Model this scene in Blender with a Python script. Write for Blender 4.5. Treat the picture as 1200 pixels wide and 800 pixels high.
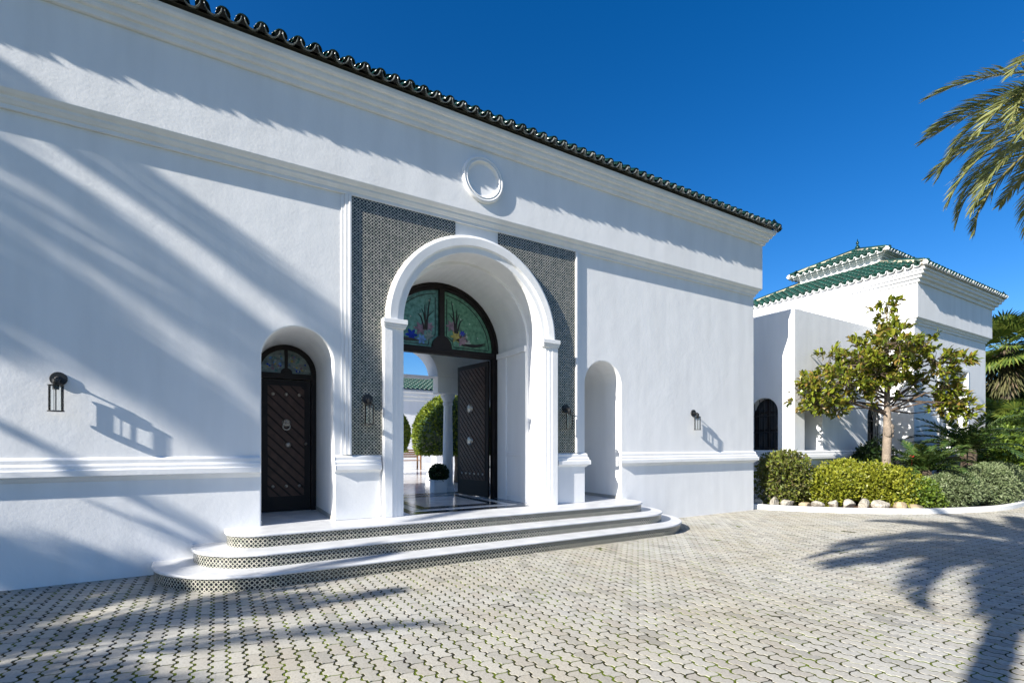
import bpy, math, random
import numpy as np
from mathutils import Vector, Matrix

for o in list(bpy.data.objects):
    bpy.data.objects.remove(o)
SC = bpy.context.scene
COL = SC.collection
R = math.radians
rng = np.random.default_rng(7)
random.seed(7)

# ------------------------------------------------------------------ camera
cam = bpy.data.objects.new('camera', bpy.data.cameras.new('camera'))
COL.objects.link(cam)
cam.location = (0, -7.5, 1.585)
cam.rotation_euler = (R(90), 0, -R(30.702))
cam.data.sensor_width = 36
cam.data.lens = 17.43
cam.data.shift_y = 122 / 1200
cam.data.clip_end = 3000
SC.camera = cam

# ------------------------------------------------------------------ sky, sun, exposure
SUNV = Vector((1, 0.185, -0.55)).normalized()          # the way the light travels
EL = math.asin(-SUNV.z)
W = bpy.data.worlds.new('World')
SC.world = W
W.use_nodes = True
nt = W.node_tree
nt.nodes.clear()
sky = nt.nodes.new('ShaderNodeTexSky')
sky.sky_type = 'NISHITA'
sky.sun_disc = False
sky.sun_elevation = EL
sky.sun_rotation = math.atan2(-SUNV.x, -SUNV.y)
sky.altitude = 900
sky.air_density = 1.0
sky.dust_density = 1.0
sky.ozone_density = 4.0
hs = nt.nodes.new('ShaderNodeHueSaturation')
hs.inputs['Saturation'].default_value = 1.33
hs.inputs['Hue'].default_value = 0.507
bg = nt.nodes.new('ShaderNodeBackground')
bg.inputs['Strength'].default_value = 0.078
wo = nt.nodes.new('ShaderNodeOutputWorld')
nt.links.new(sky.outputs[0], hs.inputs['Color'])
nt.links.new(hs.outputs[0], bg.inputs[0])
nt.links.new(bg.outputs[0], wo.inputs[0])

sl = bpy.data.lights.new('sun', 'SUN')
sl.energy = 4.95
sl.angle = R(0.53)
sl.color = (1.0, 0.95, 0.87)
sun = bpy.data.objects.new('sun', sl)
COL.objects.link(sun)
sun.rotation_euler = SUNV.to_track_quat('-Z', 'Y').to_euler()

SC.view_settings.view_transform = 'Standard'
SC.view_settings.look = 'None'
SC.view_settings.gamma = 1
SC.view_settings.use_curve_mapping = False
SC.view_settings.exposure = 1.07

# ------------------------------------------------------------------ helpers
def mk(name, V, F, mat=None, parent=None, smooth=False, uv=None, loc=None, bevel=0, weld=False):
    V = np.asarray(V, dtype=np.float64).reshape(-1, 3)
    me = bpy.data.meshes.new(name)
    if isinstance(F, np.ndarray):
        n, k = F.shape
        me.vertices.add(len(V)); me.vertices.foreach_set('co', V.ravel().astype(np.float32))
        me.loops.add(n * k); me.loops.foreach_set('vertex_index', F.ravel().astype(np.int32))
        me.polygons.add(n)
        me.polygons.foreach_set('loop_start', np.arange(0, n * k, k, dtype=np.int32))
        me.update(calc_edges=True)
    else:
        me.from_pydata(V.tolist(), [], [list(f) for f in F])
        me.update()
    if uv is not None:
        l = me.uv_layers.new(name='uv')
        li = np.zeros(len(me.loops), dtype=np.int32); me.loops.foreach_get('vertex_index', li)
        l.data.foreach_set('uv', np.asarray(uv, dtype=np.float32)[li].ravel())
    if weld:
        import bmesh
        b = bmesh.new(); b.from_mesh(me)
        bmesh.ops.remove_doubles(b, verts=b.verts, dist=1e-4)
        bmesh.ops.recalc_face_normals(b, faces=b.faces)
        b.to_mesh(me); b.free()
    if mat: me.materials.append(mat)
    me.shade_flat()
    if smooth: me.polygons.foreach_set('use_smooth', np.ones(len(me.polygons), dtype=bool))
    o = bpy.data.objects.new(name, me)
    COL.objects.link(o)
    if parent: o.parent = parent
    if loc is not None: o.location = loc
    if bevel:
        m = o.modifiers.new('edge', 'BEVEL'); m.width = bevel; m.segments = 2
        m.limit_method = 'ANGLE'; m.angle_limit = R(35)
        if hasattr(m, 'harden_normals'): m.harden_normals = False
    return o

def empty(name, loc=(0, 0, 0)):
    o = bpy.data.objects.new(name, None); COL.objects.link(o); o.location = loc
    o.empty_display_size = .3
    return o

def tag(o, label, cat, group=None):
    o['label'] = label; o['category'] = cat
    if group: o['group'] = group
    return o

class MB:
    def __init__(s): s.v = []; s.f = []; s.n = 0
    def add(s, V, F):
        V = [tuple(map(float, p)) for p in V]
        s.v += V; s.f += [tuple(i + s.n for i in f) for f in F]; s.n += len(V); return s
    def box(s, a, b):
        x0, y0, z0 = a; x1, y1, z1 = b
        return s.add([(x0, y0, z0), (x1, y0, z0), (x1, y1, z0), (x0, y1, z0), (x0, y0, z1), (x1, y0, z1), (x1, y1, z1), (x0, y1, z1)],
                     [(0, 3, 2, 1), (4, 5, 6, 7), (0, 1, 5, 4), (1, 2, 6, 5), (2, 3, 7, 6), (3, 0, 4, 7)])
    def tube(s, pts, rad, n=8, caps=True):
        pts = [Vector(p) for p in pts]
        if not hasattr(rad, '__len__'): rad = [rad] * len(pts)
        V = []; F = []; up = None
        for i, p in enumerate(pts):
            t = (pts[min(i + 1, len(pts) - 1)] - pts[max(i - 1, 0)]).normalized()
            if up is None: up = t.orthogonal().normalized()
            up = (up - t * up.dot(t)).normalized(); b = t.cross(up)
            for k in range(n):
                a = 2 * math.pi * k / n
                V.append(p + (up * math.cos(a) + b * math.sin(a)) * rad[i])
        for i in range(len(pts) - 1):
            for k in range(n):
                F.append((i * n + k, i * n + (k + 1) % n, (i + 1) * n + (k + 1) % n, (i + 1) * n + k))
        if caps:
            F.append(tuple(range(n))[::-1]); F.append(tuple(range((len(pts) - 1) * n, len(pts) * n)))
        return s.add(V, F)
    def lathe(s, c, prof, n=24):
        V = []; F = []
        for r, z in prof:
            for k in range(n):
                a = 2 * math.pi * k / n
                V.append((c[0] + r * math.cos(a), c[1] + r * math.sin(a), c[2] + z))
        for i in range(len(prof) - 1):
            for k in range(n):
                F.append((i * n + k, i * n + (k + 1) % n, (i + 1) * n + (k + 1) % n, (i + 1) * n + k))
        F.append(tuple(range(n))[::-1]); F.append(tuple(range((len(prof) - 1) * n, len(prof) * n)))
        return s.add(V, F)
    def ball(s, c, r, nu=14, nv=9):
        rx, ry, rz = (r, r, r) if not hasattr(r, '__len__') else r
        V = []; F = []
        for i in range(nv + 1):
            t = math.pi * i / nv
            for k in range(nu):
                a = 2 * math.pi * k / nu
                V.append((c[0] + rx * math.sin(t) * math.cos(a), c[1] + ry * math.sin(t) * math.sin(a), c[2] - rz * math.cos(t)))
        for i in range(nv):
            for k in range(nu):
                F.append((i * nu + k, i * nu + (k + 1) % nu, (i + 1) * nu + (k + 1) % nu, (i + 1) * nu + k))
        return s.add(V, F)
    def prism(s, poly, axis, a, b):
        """polygon (2-D) extruded along axis 'x','y','z' from a to b"""
        n = len(poly)
        def P(u, v, t): return {'x': (t, u, v), 'y': (u, t, v), 'z': (u, v, t)}[axis]
        V = [P(u, v, a) for u, v in poly] + [P(u, v, b) for u, v in poly]
        F = [tuple(range(n)), tuple(range(n, 2 * n))[::-1]] + [(i, (i + 1) % n, n + (i + 1) % n, n + i) for i in range(n)]
        return s.add(V, F)
    def ring(s, rect, prof):
        """profile [(out, z)] swept round a rectangle with mitred corners"""
        x0, x1, y0, y1 = rect; V = []; F = []; n = len(prof)
        for o, z in prof:
            V += [(x0 - o, y0 - o, z), (x1 + o, y0 - o, z), (x1 + o, y1 + o, z), (x0 - o, y1 + o, z)]
        for i in range(n - 1):
            for k in range(4):
                F.append((i * 4 + k, i * 4 + (k + 1) % 4, i * 4 + 4 + (k + 1) % 4, i * 4 + 4 + k))
        return s.add(V, F)
    def mapped(s, fn):
        s.v = [tuple(fn(*p)) for p in s.v]; return s
    def build(s, name, mat, parent=None, **k):
        return mk(name, s.v, s.f, mat, parent, **k)

# ------------------------------------------------------------------ materials
def newmat(name):
    m = bpy.data.materials.new(name); m.use_nodes = True
    n = m.node_tree.nodes; return m, n, m.node_tree.links, n['Principled BSDF']

def pmat(name, col, rough=.6, var=.0, scale=4., bump=0., bscale=60., spec=.5, metallic=0., var2=None, coat=0., dist=.01):
    m, n, l, b = newmat(name)
    b.inputs['Roughness'].default_value = rough
    b.inputs['Metallic'].default_value = metallic
    b.inputs['Specular IOR Level'].default_value = spec
    if coat: b.inputs['Coat Weight'].default_value = coat; b.inputs['Coat Roughness'].default_value = .08
    g = n.new('ShaderNodeNewGeometry')
    if var or var2:
        t = n.new('ShaderNodeTexNoise'); t.inputs['Scale'].default_value = scale; t.inputs['Detail'].default_value = 6
        l.new(g.outputs['Position'], t.inputs['Vector'])
        r = n.new('ShaderNodeValToRGB')
        c2 = var2 if var2 else tuple(c * (1 - var) for c in col)
        r.color_ramp.elements[0].position = .3; r.color_ramp.elements[1].position = .7
        r.color_ramp.elements[0].color = (*c2, 1); r.color_ramp.elements[1].color = (*col, 1)
        l.new(t.outputs['Fac'], r.inputs[0]); l.new(r.outputs[0], b.inputs['Base Color'])
    else:
        b.inputs['Base Color'].default_value = (*col, 1)
    if bump:
        t = n.new('ShaderNodeTexNoise'); t.inputs['Scale'].default_value = bscale; t.inputs['Detail'].default_value = 5
        l.new(g.outputs['Position'], t.inputs['Vector'])
        bp = n.new('ShaderNodeBump'); bp.inputs['Strength'].default_value = bump; bp.inputs['Distance'].default_value = dist
        l.new(t.outputs['Fac'], bp.inputs['Height']); l.new(bp.outputs[0], b.inputs['Normal'])
    return m

def stucco():
    m, n, l, b = newmat('white_stucco')
    b.inputs['Roughness'].default_value = .75
    b.inputs['Specular IOR Level'].default_value = .25
    g = n.new('ShaderNodeNewGeometry')
    # weathering: faint streaks and patches
    mp = n.new('ShaderNodeMapping'); mp.inputs['Scale'].default_value = (2.2, 2.2, .35)
    l.new(g.outputs['Position'], mp.inputs['Vector'])
    t = n.new('ShaderNodeTexNoise'); t.inputs['Scale'].default_value = 1.6; t.inputs['Detail'].default_value = 7
    l.new(mp.outputs[0], t.inputs['Vector'])
    r = n.new('ShaderNodeValToRGB')
    r.color_ramp.elements[0].position = .3; r.color_ramp.elements[1].position = .62
    r.color_ramp.elements[0].color = (.765, .765, .76, 1); r.color_ramp.elements[1].color = (.83, .83, .825, 1)
    l.new(t.outputs['Fac'], r.inputs[0]); l.new(r.outputs[0], b.inputs['Base Color'])
    t1 = n.new('ShaderNodeTexNoise'); t1.inputs['Scale'].default_value = 26; t1.inputs['Detail'].default_value = 4; t1.inputs['Roughness'].default_value = .65
    t2 = n.new('ShaderNodeTexNoise'); t2.inputs['Scale'].default_value = 2.6; t2.inputs['Detail'].default_value = 3
    l.new(g.outputs['Position'], t1.inputs['Vector']); l.new(g.outputs['Position'], t2.inputs['Vector'])
    b1 = n.new('ShaderNodeBump'); b1.inputs['Strength'].default_value = .30; b1.inputs['Distance'].default_value = .006
    b2 = n.new('ShaderNodeBump'); b2.inputs['Strength'].default_value = .12; b2.inputs['Distance'].default_value = .05
    l.new(t1.outputs['Fac'], b1.inputs['Height']); l.new(t2.outputs['Fac'], b2.inputs['Height'])
    l.new(b2.outputs[0], b1.inputs['Normal']); l.new(b1.outputs[0], b.inputs['Normal'])
    return m

def zellige():
    m, n, l, b = newmat('zellige_tile')
    b.inputs['Roughness'].default_value = .25
    uv = n.new('ShaderNodeUVMap'); uv.uv_map = 'uv'
    sx = n.new('ShaderNodeSeparateXYZ'); l.new(uv.outputs[0], sx.inputs[0])
    def mth(op, a, bb=None, c=None):
        k = n.new('ShaderNodeMath'); k.operation = op
        for i, q in enumerate((a, bb)):
            if q is None: continue
            if isinstance(q, (int, float)): k.inputs[i].default_value = q
            else: l.new(q, k.inputs[i])
        return k.outputs[0]
    a = mth('ABSOLUTE', mth('SUBTRACT', mth('FRACT', sx.outputs[0]), .5))
    c = mth('ABSOLUTE', mth('SUBTRACT', mth('FRACT', sx.outputs[1]), .5))
    s = mth('ADD', a, c)
    mx = mth('MAXIMUM', a, c)
    dot = mth('MULTIPLY', mth('LESS_THAN', s, .45), mth('LESS_THAN', mx, .32))
    cor = mth('GREATER_THAN', s, .69)
    gro = mth('GREATER_THAN', mx, .475)
    dark = mth('MAXIMUM', mth('MAXIMUM', dot, cor), mth('MULTIPLY', gro, .7))
    g = n.new('ShaderNodeNewGeometry')
    t = n.new('ShaderNodeTexNoise'); t.inputs['Scale'].default_value = 18; t.inputs['Detail'].default_value = 3
    l.new(g.outputs['Position'], t.inputs['Vector'])
    r = n.new('ShaderNodeValToRGB')
    r.color_ramp.elements[0].position = .35; r.color_ramp.elements[1].position = .65
    r.color_ramp.elements[0].color = (.29, .30, .24, 1); r.color_ramp.elements[1].color = (.52, .49, .41, 1)
    l.new(t.outputs['Fac'], r.inputs[0])
    mix = n.new('ShaderNodeMix'); mix.data_type = 'RGBA'
    l.new(dark, mix.inputs['Factor']); l.new(r.outputs[0], mix.inputs['A'])
    mix.inputs['B'].default_value = (.012, .014, .018, 1)
    l.new(mix.outputs['Result'], b.inputs['Base Color'])
    bp = n.new('ShaderNodeBump'); bp.inputs['Strength'].default_value = .25; bp.inputs['Distance'].default_value = .004
    l.new(t.outputs['Fac'], bp.inputs['Height']); l.new(bp.outputs[0], b.inputs['Normal'])
    return m

def leafmat(name, cols, rough=.45, trans=.25, source='Random Per Island'):
    m, n, l, b = newmat(name)
    g = n.new('ShaderNodeNewGeometry')
    r = n.new('ShaderNodeValToRGB'); r.color_ramp.interpolation = 'LINEAR'
    e = r.color_ramp.elements
    while len(e) < len(cols): e.new(.5)
    for i, c in enumerate(cols):
        e[i].position = i / (len(cols) - 1); e[i].color = (*c, 1)
    l.new(g.outputs[source], r.inputs[0])
    l.new(r.outputs[0], b.inputs['Base Color']); b.inputs['Roughness'].default_value = rough
    b.inputs['Specular IOR Level'].default_value = .4
    tr = n.new('ShaderNodeBsdfTranslucent'); l.new(r.outputs[0], tr.inputs['Color'])
    mx = n.new('ShaderNodeMixShader'); mx.inputs[0].default_value = trans
    out = [q for q in n if q.type == 'OUTPUT_MATERIAL'][0]
    l.new(b.outputs[0], mx.inputs[1]); l.new(tr.outputs[0], mx.inputs[2]); l.new(mx.outputs[0], out.inputs['Surface'])
    return m

def pavermat(name, per_object):
    m, n, l, b = newmat(name)
    b.inputs['Roughness'].default_value = .85; b.inputs['Specular IOR Level'].default_value = .2
    g = n.new('ShaderNodeNewGeometry')
    if per_object:
        oi = n.new('ShaderNodeObjectInfo'); rnd = oi.outputs['Random']
    else: rnd = g.outputs['Random Per Island']
    r = n.new('ShaderNodeValToRGB'); e = r.color_ramp.elements
    cs = [(.29, .285, .26), (.45, .44, .395), (.40, .395, .365), (.445, .435, .39), (.375, .355, .315), (.425, .42, .38)]
    while len(e) < len(cs): e.new(.5)
    for i, c in enumerate(cs): e[i].position = i / (len(cs) - 1); e[i].color = (*c, 1)
    l.new(rnd, r.inputs[0])
    # big warm / grey patches
    t = n.new('ShaderNodeTexNoise'); t.inputs['Scale'].default_value = .55; t.inputs['Detail'].default_value = 4
    l.new(g.outputs['Position'], t.inputs['Vector'])
    r2 = n.new('ShaderNodeValToRGB')
    r2.color_ramp.elements[0].position = .35; r2.color_ramp.elements[1].position = .68
    r2.color_ramp.elements[0].color = (1.02, 1.02, 1.03, 1); r2.color_ramp.elements[1].color = (1.0, .95, .87, 1)
    l.new(t.outputs['Fac'], r2.inputs[0])
    mu = n.new('ShaderNodeMix'); mu.data_type = 'RGBA'; mu.blend_type = 'MULTIPLY'; mu.inputs['Factor'].default_value = 1
    l.new(r.outputs[0], mu.inputs['A']); l.new(r2.outputs[0], mu.inputs['B'])
    # fine speckle and stains
    t3 = n.new('ShaderNodeTexNoise'); t3.inputs['Scale'].default_value = 55; t3.inputs['Detail'].default_value = 5
    l.new(g.outputs['Position'], t3.inputs['Vector'])
    r3 = n.new('ShaderNodeValToRGB')
    r3.color_ramp.elements[0].position = .3; r3.color_ramp.elements[1].position = .55
    r3.color_ramp.elements[0].color = (.80, .79, .77, 1); r3.color_ramp.elements[1].color = (1, 1, 1, 1)
    l.new(t3.outputs['Fac'], r3.inputs[0])
    mu2 = n.new('ShaderNodeMix'); mu2.data_type = 'RGBA'; mu2.blend_type = 'MULTIPLY'; mu2.inputs['Factor'].default_value = 1
    l.new(mu.outputs['Result'], mu2.inputs['A']); l.new(r3.outputs[0], mu2.inputs['B'])
    l.new(mu2.outputs['Result'], b.inputs['Base Color'])
    bp = n.new('ShaderNodeBump'); bp.inputs['Strength'].default_value = .35; bp.inputs['Distance'].default_value = .004
    l.new(t3.outputs['Fac'], bp.inputs['Height']); l.new(bp.outputs[0], b.inputs['Normal'])
    return m

def mossmat():
    m, n, l, b = newmat('mossy_joint')
    b.inputs['Roughness'].default_value = .95; b.inputs['Specular IOR Level'].default_value = .1
    g = n.new('ShaderNodeNewGeometry')
    t = n.new('ShaderNodeTexNoise'); t.inputs['Scale'].default_value = 3.2; t.inputs['Detail'].default_value = 8; t.inputs['Roughness'].default_value = .7
    l.new(g.outputs['Position'], t.inputs['Vector'])
    r = n.new('ShaderNodeValToRGB'); e = r.color_ramp.elements
    e.new(.5)
    e[0].position = .40; e[1].position = .50; e[2].position = .58
    e[0].color = (.022, .019, .014, 1); e[1].color = (.045, .05, .012, 1); e[2].color = (.11, .145, .014, 1)
    l.new(t.outputs['Fac'], r.inputs[0]); l.new(r.outputs[0], b.inputs['Base Color'])
    return m

def marble():
    m, n, l, b = newmat('white_marble')
    b.inputs['Roughness'].default_value = .12
    g = n.new('ShaderNodeNewGeometry')
    t = n.new('ShaderNodeTexNoise'); t.inputs['Scale'].default_value = 2.5; t.inputs['Detail'].default_value = 10; t.inputs['Distortion'].default_value = 1.2
    l.new(g.outputs['Position'], t.inputs['Vector'])
    r = n.new('ShaderNodeValToRGB'); e = r.color_ramp.elements
    e[0].position = .35; e[1].position = .6; e[0].color = (.62, .62, .63, 1); e[1].color = (.78, .78, .77, 1)
    l.new(t.outputs['Fac'], r.inputs[0]); l.new(r.outputs[0], b.inputs['Base Color'])
    return m

def glassmat(name, tint, alpha, rough=.05):
    m, n, l, b = newmat(name)
    n.remove(b)
    tr = n.new('ShaderNodeBsdfTransparent'); tr.inputs[0].default_value = (*tint, 1)
    gl = n.new('ShaderNodeBsdfGlossy'); gl.inputs['Roughness'].default_value = rough
    fr = n.new('ShaderNodeFresnel'); fr.inputs[0].default_value = 1.45
    mx = n.new('ShaderNodeMixShader'); out = [q for q in n if q.type == 'OUTPUT_MATERIAL'][0]
    ad = n.new('ShaderNodeMath'); ad.operation = 'ADD'; ad.inputs[1].default_value = alpha
    l.new(fr.outputs[0], ad.inputs[0]); l.new(ad.outputs[0], mx.inputs[0])
    l.new(tr.outputs[0], mx.inputs[1]); l.new(gl.outputs[0], mx.inputs[2]); l.new(mx.outputs[0], out.inputs['Surface'])
    return m

M_ST = stucco()
M_ZE = zellige()
M_MARB = marble()
M_STEP = pmat('worn_marble_tread', (.66, .67, .68), .4, .22, 4, .08, 30)
M_BLACKMARB = pmat('dark_stone_inlay', (.05, .055, .065), .12, .3, 6)
M_WOOD = pmat('dark_stained_wood', (.078, .036, .023), .5, .45, 9, .3, 60, spec=.4, dist=.004)
M_WOODF = pmat('dark_wood_frame', (.014, .009, .008), .55, .35, 9, .15, 70, spec=.3, dist=.004)
M_GLAZE = pmat('green_black_glaze', (.006, .034, .024), .18, .5, 7, spec=.5)
M_GREEN = pmat('green_glazed_tile', (.012, .075, .055), .32, 0, 7, .15, 20, spec=.4, var2=(.020, .034, .026))
M_PAN = pmat('glazed_tile_with_pale_patches', (.27, .28, .26), .25, 0, 13, var2=(.008, .022, .018))  # noise mixes pale patches into the dark glaze
M_MORTAR = pmat('grey_bedding_mortar', (.22, .205, .19), .9, .3, 12, .4, 40)
M_FILL = pmat('dark_mortar', (.045, .044, .042), .9, .4, 14, .4, 40)  # mortar darker than the bedding, tone varied by noise
M_CREAM = pmat('cream_ridge_mortar', (.62, .52, .36), .8, .3, 9)
M_WPLUG = pmat('white_painted_tile_end', (.78, .78, .77), .6, .06, 8)
M_IRON = pmat('black_iron', (.014, .014, .015), .42, .2, 20, spec=.5)
M_BRASS = pmat('aged_pale_metal', (.55, .50, .43), .35, .25, 30, metallic=.85)
M_DARK = pmat('dark_window_glass', (.012, .016, .022), .06, spec=.6)
M_SHUT = pmat('pale_grey_shutter', (.42, .41, .38), .6, .1, 8)
M_LGL = glassmat('lantern_glass', (.985, .99, .99), -.025)
M_LED = pmat('dark_lead_came', (.02, .02, .022), .5)
M_PAVE = pavermat('paver_concrete_single', True)
M_PAVF = pavermat('paver_concrete_field', False)
M_MOSS = mossmat()
M_GROUND = pmat('dark_unseen_ground', (.055, .075, .025), .95, .35, .8, .5, 60, dist=.03)  # made-up dark tone for unseen ground, cuts bounce light on the walls
M_SOIL = pmat('red_brown_soil', (.15, .075, .04), .95, .4, 14, .6, 40, dist=.03)
M_KERB = pmat('white_kerb_paint', (.80, .80, .78), .7, .08, 5, .1, 40)
M_BARK = pmat('grey_brown_bark', (.30, .24, .185), .9, .45, 9, .7, 30, dist=.03)
M_PBARK = pmat('fibrous_palm_bark', (.16, .12, .085), .95, .4, 14, .8, 24, dist=.04)
M_TWIG = pmat('brown_twig', (.12, .085, .06), .9, .3, 14)
M_PALM = leafmat('feather_palm_leaf', [(.15, .18, .055), (.21, .23, .075), (.31, .31, .12), (.13, .165, .055), (.25, .255, .085)], .4, .28)
M_RACH = pmat('palm_leaf_rib', (.30, .26, .10), .5, .2, 9)

# ------------------------------------------------------------------ ground, driveway, bed
mk('ground', [(-400, -400, -.035), (400, -400, -.035), (400, 400, -.035), (-400, 400, -.035)], [(0, 1, 2, 3)], M_GROUND)['kind'] = 'structure'
PX0, PX1, PY0, PY1 = -4.6, 20.0, -7.3, .55
drive = mk('driveway', [(PX0, PY0, -.0035), (PX1, PY0, -.0035), (PX1, PY1, -.0035), (PX0, PY1, -.0035)], [(0, 1, 2, 3)], M_MOSS)
drive['kind'] = 'structure'

# interlocking zig-zag paver
PW, PL = .1125, .225
def longedge(s):
    ph = (s / (PL / 2)) % 1.0
    A = .0135
    pts = [(0, A), (.34, A * .85), (.5, -A), (.84, -A * .85), (1, A)]
    for (a, va), (b, vb) in zip(pts, pts[1:]):
        if a <= ph <= b: return va + (vb - va) * (ph - a) / (b - a)
    return A
def paver_outline():
    half = PL / 2
    L = []
    ss = [i * half + f * half for i in range(2) for f in (0, .34, .5, .84)]
    left = [(longedge(s) - PW / 2, s - half) for s in ss]
    right = [(longedge(s) + PW / 2, s - half) for s in ss] + [(longedge(PL) + PW / 2, half)]
    top0 = (longedge(PL) - PW / 2, half)
    def sh(f): return .006 * math.sin(2 * math.pi * f)
    bottom = [(left[0][0] + PW * f, -half + sh(f)) for f in (.25, .5, .75)]
    top = [(top0[0] + PW * f, half + sh(f)) for f in (.75, .5, .25)]
    return [left[0]] + bottom + right + top + [top0] + left[:0:-1]
OUT = np.array(paver_outline())
def inset(P, d):
    n = len(P); Q = []
    for i in range(n):
        a, b, c = P[i - 1], P[i], P[(i + 1) % n]
        e1 = (b - a) / np.linalg.norm(b - a); e2 = (c - b) / np.linalg.norm(c - b)
        nn = np.array([-(e1[1] + e2[1]), e1[0] + e2[0]]); nn /= max(np.linalg.norm(nn), 1e-6)
        k = max(.45, abs(np.dot(nn, [-e1[1], e1[0]])))
        Q.append(b + nn * d / k)
    return np.array(Q)
def paver_ring(d_long, d_end):
    A_, B_ = inset(OUT, d_long), inset(OUT, d_end)
    end = np.array([i for i in range(len(OUT)) if abs(abs(OUT[i][1]) - PL / 2) < .012 and 0 < i])
    Q = A_.copy(); Q[:, 1] = B_[:, 1]
    return Q
O1, O2 = paver_ring(.0104, .0066), paver_ring(.0112, .0074)
NV = len(OUT)
PV = np.vstack([np.c_[O1, np.full(NV, -.03)], np.c_[O1, np.full(NV, -.0003)], np.c_[O2, np.zeros(NV)], [[0, 0, 0.0005]]])
PF = [(i, (i + 1) % NV, NV + (i + 1) % NV, NV + i) for i in range(NV)] + \
     [(NV + i, NV + (i + 1) % NV, 2 * NV + (i + 1) % NV, 2 * NV + i) for i in range(NV)] + \
     [(2 * NV + i, 2 * NV + (i + 1) % NV, 3 * NV) for i in range(NV)]
PT = []
for f in PF:
    PT.append(f[:3])
    if len(f) == 4: PT.append((f[0], f[2], f[3]))
PT = np.array(PT)

KERB = [(11.43, .50), (11.62, .08), (11.97, -.55), (12.48, -1.2), (13.2, -1.86), (14.3, -2.55), (15.5, -2.98), (16.6, -3.2), (17.9, -3.2), (20.5, -2.95), (24.5, -2.4), (31, -1.9)]
def catmull(P, n=8):
    P = [np.array(p, float) for p in P]; P = [2 * P[0] - P[1]] + P + [2 * P[-1] - P[-2]]; o = []
    for i in range(1, len(P) - 2):
        for k in range(n):
            t = k / n
            o.append(.5 * ((2 * P[i]) + (-P[i - 1] + P[i + 1]) * t + (2 * P[i - 1] - 5 * P[i] + 4 * P[i + 1] - P[i + 2]) * t * t + (-P[i - 1] + 3 * P[i] - 3 * P[i + 1] + P[i + 2]) * t ** 3))
    o.append(P[-2]); return o
KC = catmull(KERB)
def kerb_y(x): return np.interp(x, [p[0] for p in KC], [p[1] for p in KC])

CAMP = np.array([0, -7.5]); TH = R(30.702)
FW = np.array([math.sin(TH), math.cos(TH)]); RT = np.array([math.cos(TH), -math.sin(TH)])
spots = []
ncol = int((PX1 - PX0) / PW)
for i in range(ncol):
    x = PX0 + i * PW
    off = (PL / 2) * (i % 2)
    j = 0
    while True:
        y = PY0 + off + j * PL; j += 1
        if y > PY1: break
        if x > 11.5 and y > kerb_y(x) + .12: continue
        if x < 11.3 and y > .12: continue
        if 0 < x < 7 and y > -.6: continue
        spots.append((x, y))
spots = np.array(spots)
rel = spots - CAMP
dep = rel @ FW; lat = rel @ RT
inv = (dep > .5)
inv &= (np.abs(lat / np.maximum(dep, .1)) < 1.02) & (1.585 / np.maximum(dep, .1) * 581 < 276)
order = np.argsort(np.where(inv, dep, 1e9))
near = order[:300]; far = order[300:]
pmesh = None
for k, i in enumerate(near):
    x, y = spots[i]
    if pmesh is None:
        o = mk('paver', PV, PT, M_PAVE, drive); pmesh = o.data
    else:
        o = bpy.data.objects.new('paver', pmesh); COL.objects.link(o); o.parent = drive
    o.location = (x + rng.normal(0, .0012), y + rng.normal(0, .0012), rng.normal(0, .0012))
    o.rotation_euler = (rng.normal(0, .004), rng.normal(0, .006), rng.normal(0, .008))
N = len(far)
ang = rng.normal(0, .008, N); ca, sa = np.cos(ang), np.sin(ang)
tx, ty = rng.normal(0, .006, N), rng.normal(0, .004, N)
X = PV[None, :, 0] * ca[:, None] - PV[None, :, 1] * sa[:, None]
Y = PV[None, :, 0] * sa[:, None] + PV[None, :, 1] * ca[:, None]
Z = PV[None, :, 2] + X * tx[:, None] + Y * ty[:, None] + rng.normal(0, .0012, N)[:, None]
VV = np.stack([X + spots[far, 0][:, None], Y + spots[far, 1][:, None], Z], -1).reshape(-1, 3)
FF = (PT[None] + (np.arange(N) * len(PV))[:, None, None]).reshape(-1, 3)
pf = mk('paver_field', VV, FF, M_PAVF, drive); pf['kind'] = 'stuff'

# planting bed and its kerb
poly = [tuple(p) for p in KC] + [(31, 8), (11.43, 8)]
bed = MB().add([(x, y, .055) for x, y in poly], [tuple(range(len(poly)))]).build('planting_bed', M_SOIL)
bed['kind'] = 'structure'
kb = MB(); V = []; F = []
prof = [(0, -.02), (0, .10), (.015, .115), (.12, .115), (.135, .10), (.135, -.02)]
for i, p in enumerate(KC):
    t = KC[min(i + 1, len(KC) - 1)] - KC[max(i - 1, 0)]; t /= np.linalg.norm(t); nn = np.array([-t[1], t[0]])
    for o_, z in prof: V.append((*(p + nn * o_), z))
for i in range(len(KC) - 1):
    for k in range(5): F.append((i * 6 + k, i * 6 + k + 1, i * 6 + 7 + k, i * 6 + 6 + k))
F.append((0, 1, 2, 3, 4, 5))
kerb = kb.add(V, F).build('kerb', M_KERB); tag(kerb, 'low white painted kerb curving round the planting bed', 'kerb')

# ------------------------------------------------------------------ main entrance building
XC = 3.765
BX0, BX1, BY1 = -7.5, 11.406, 3.65
bld = tag(empty('entrance_building', (XC, 0, 0)), 'long white stucco entrance building with an arched doorway and tiled eaves', 'building')
def P(o):                                    # parent keeping world place (parent sits at XC,0,0)
    o.parent = bld; o.location = Vector(o.location) - Vector((XC, 0, 0)); return o

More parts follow.
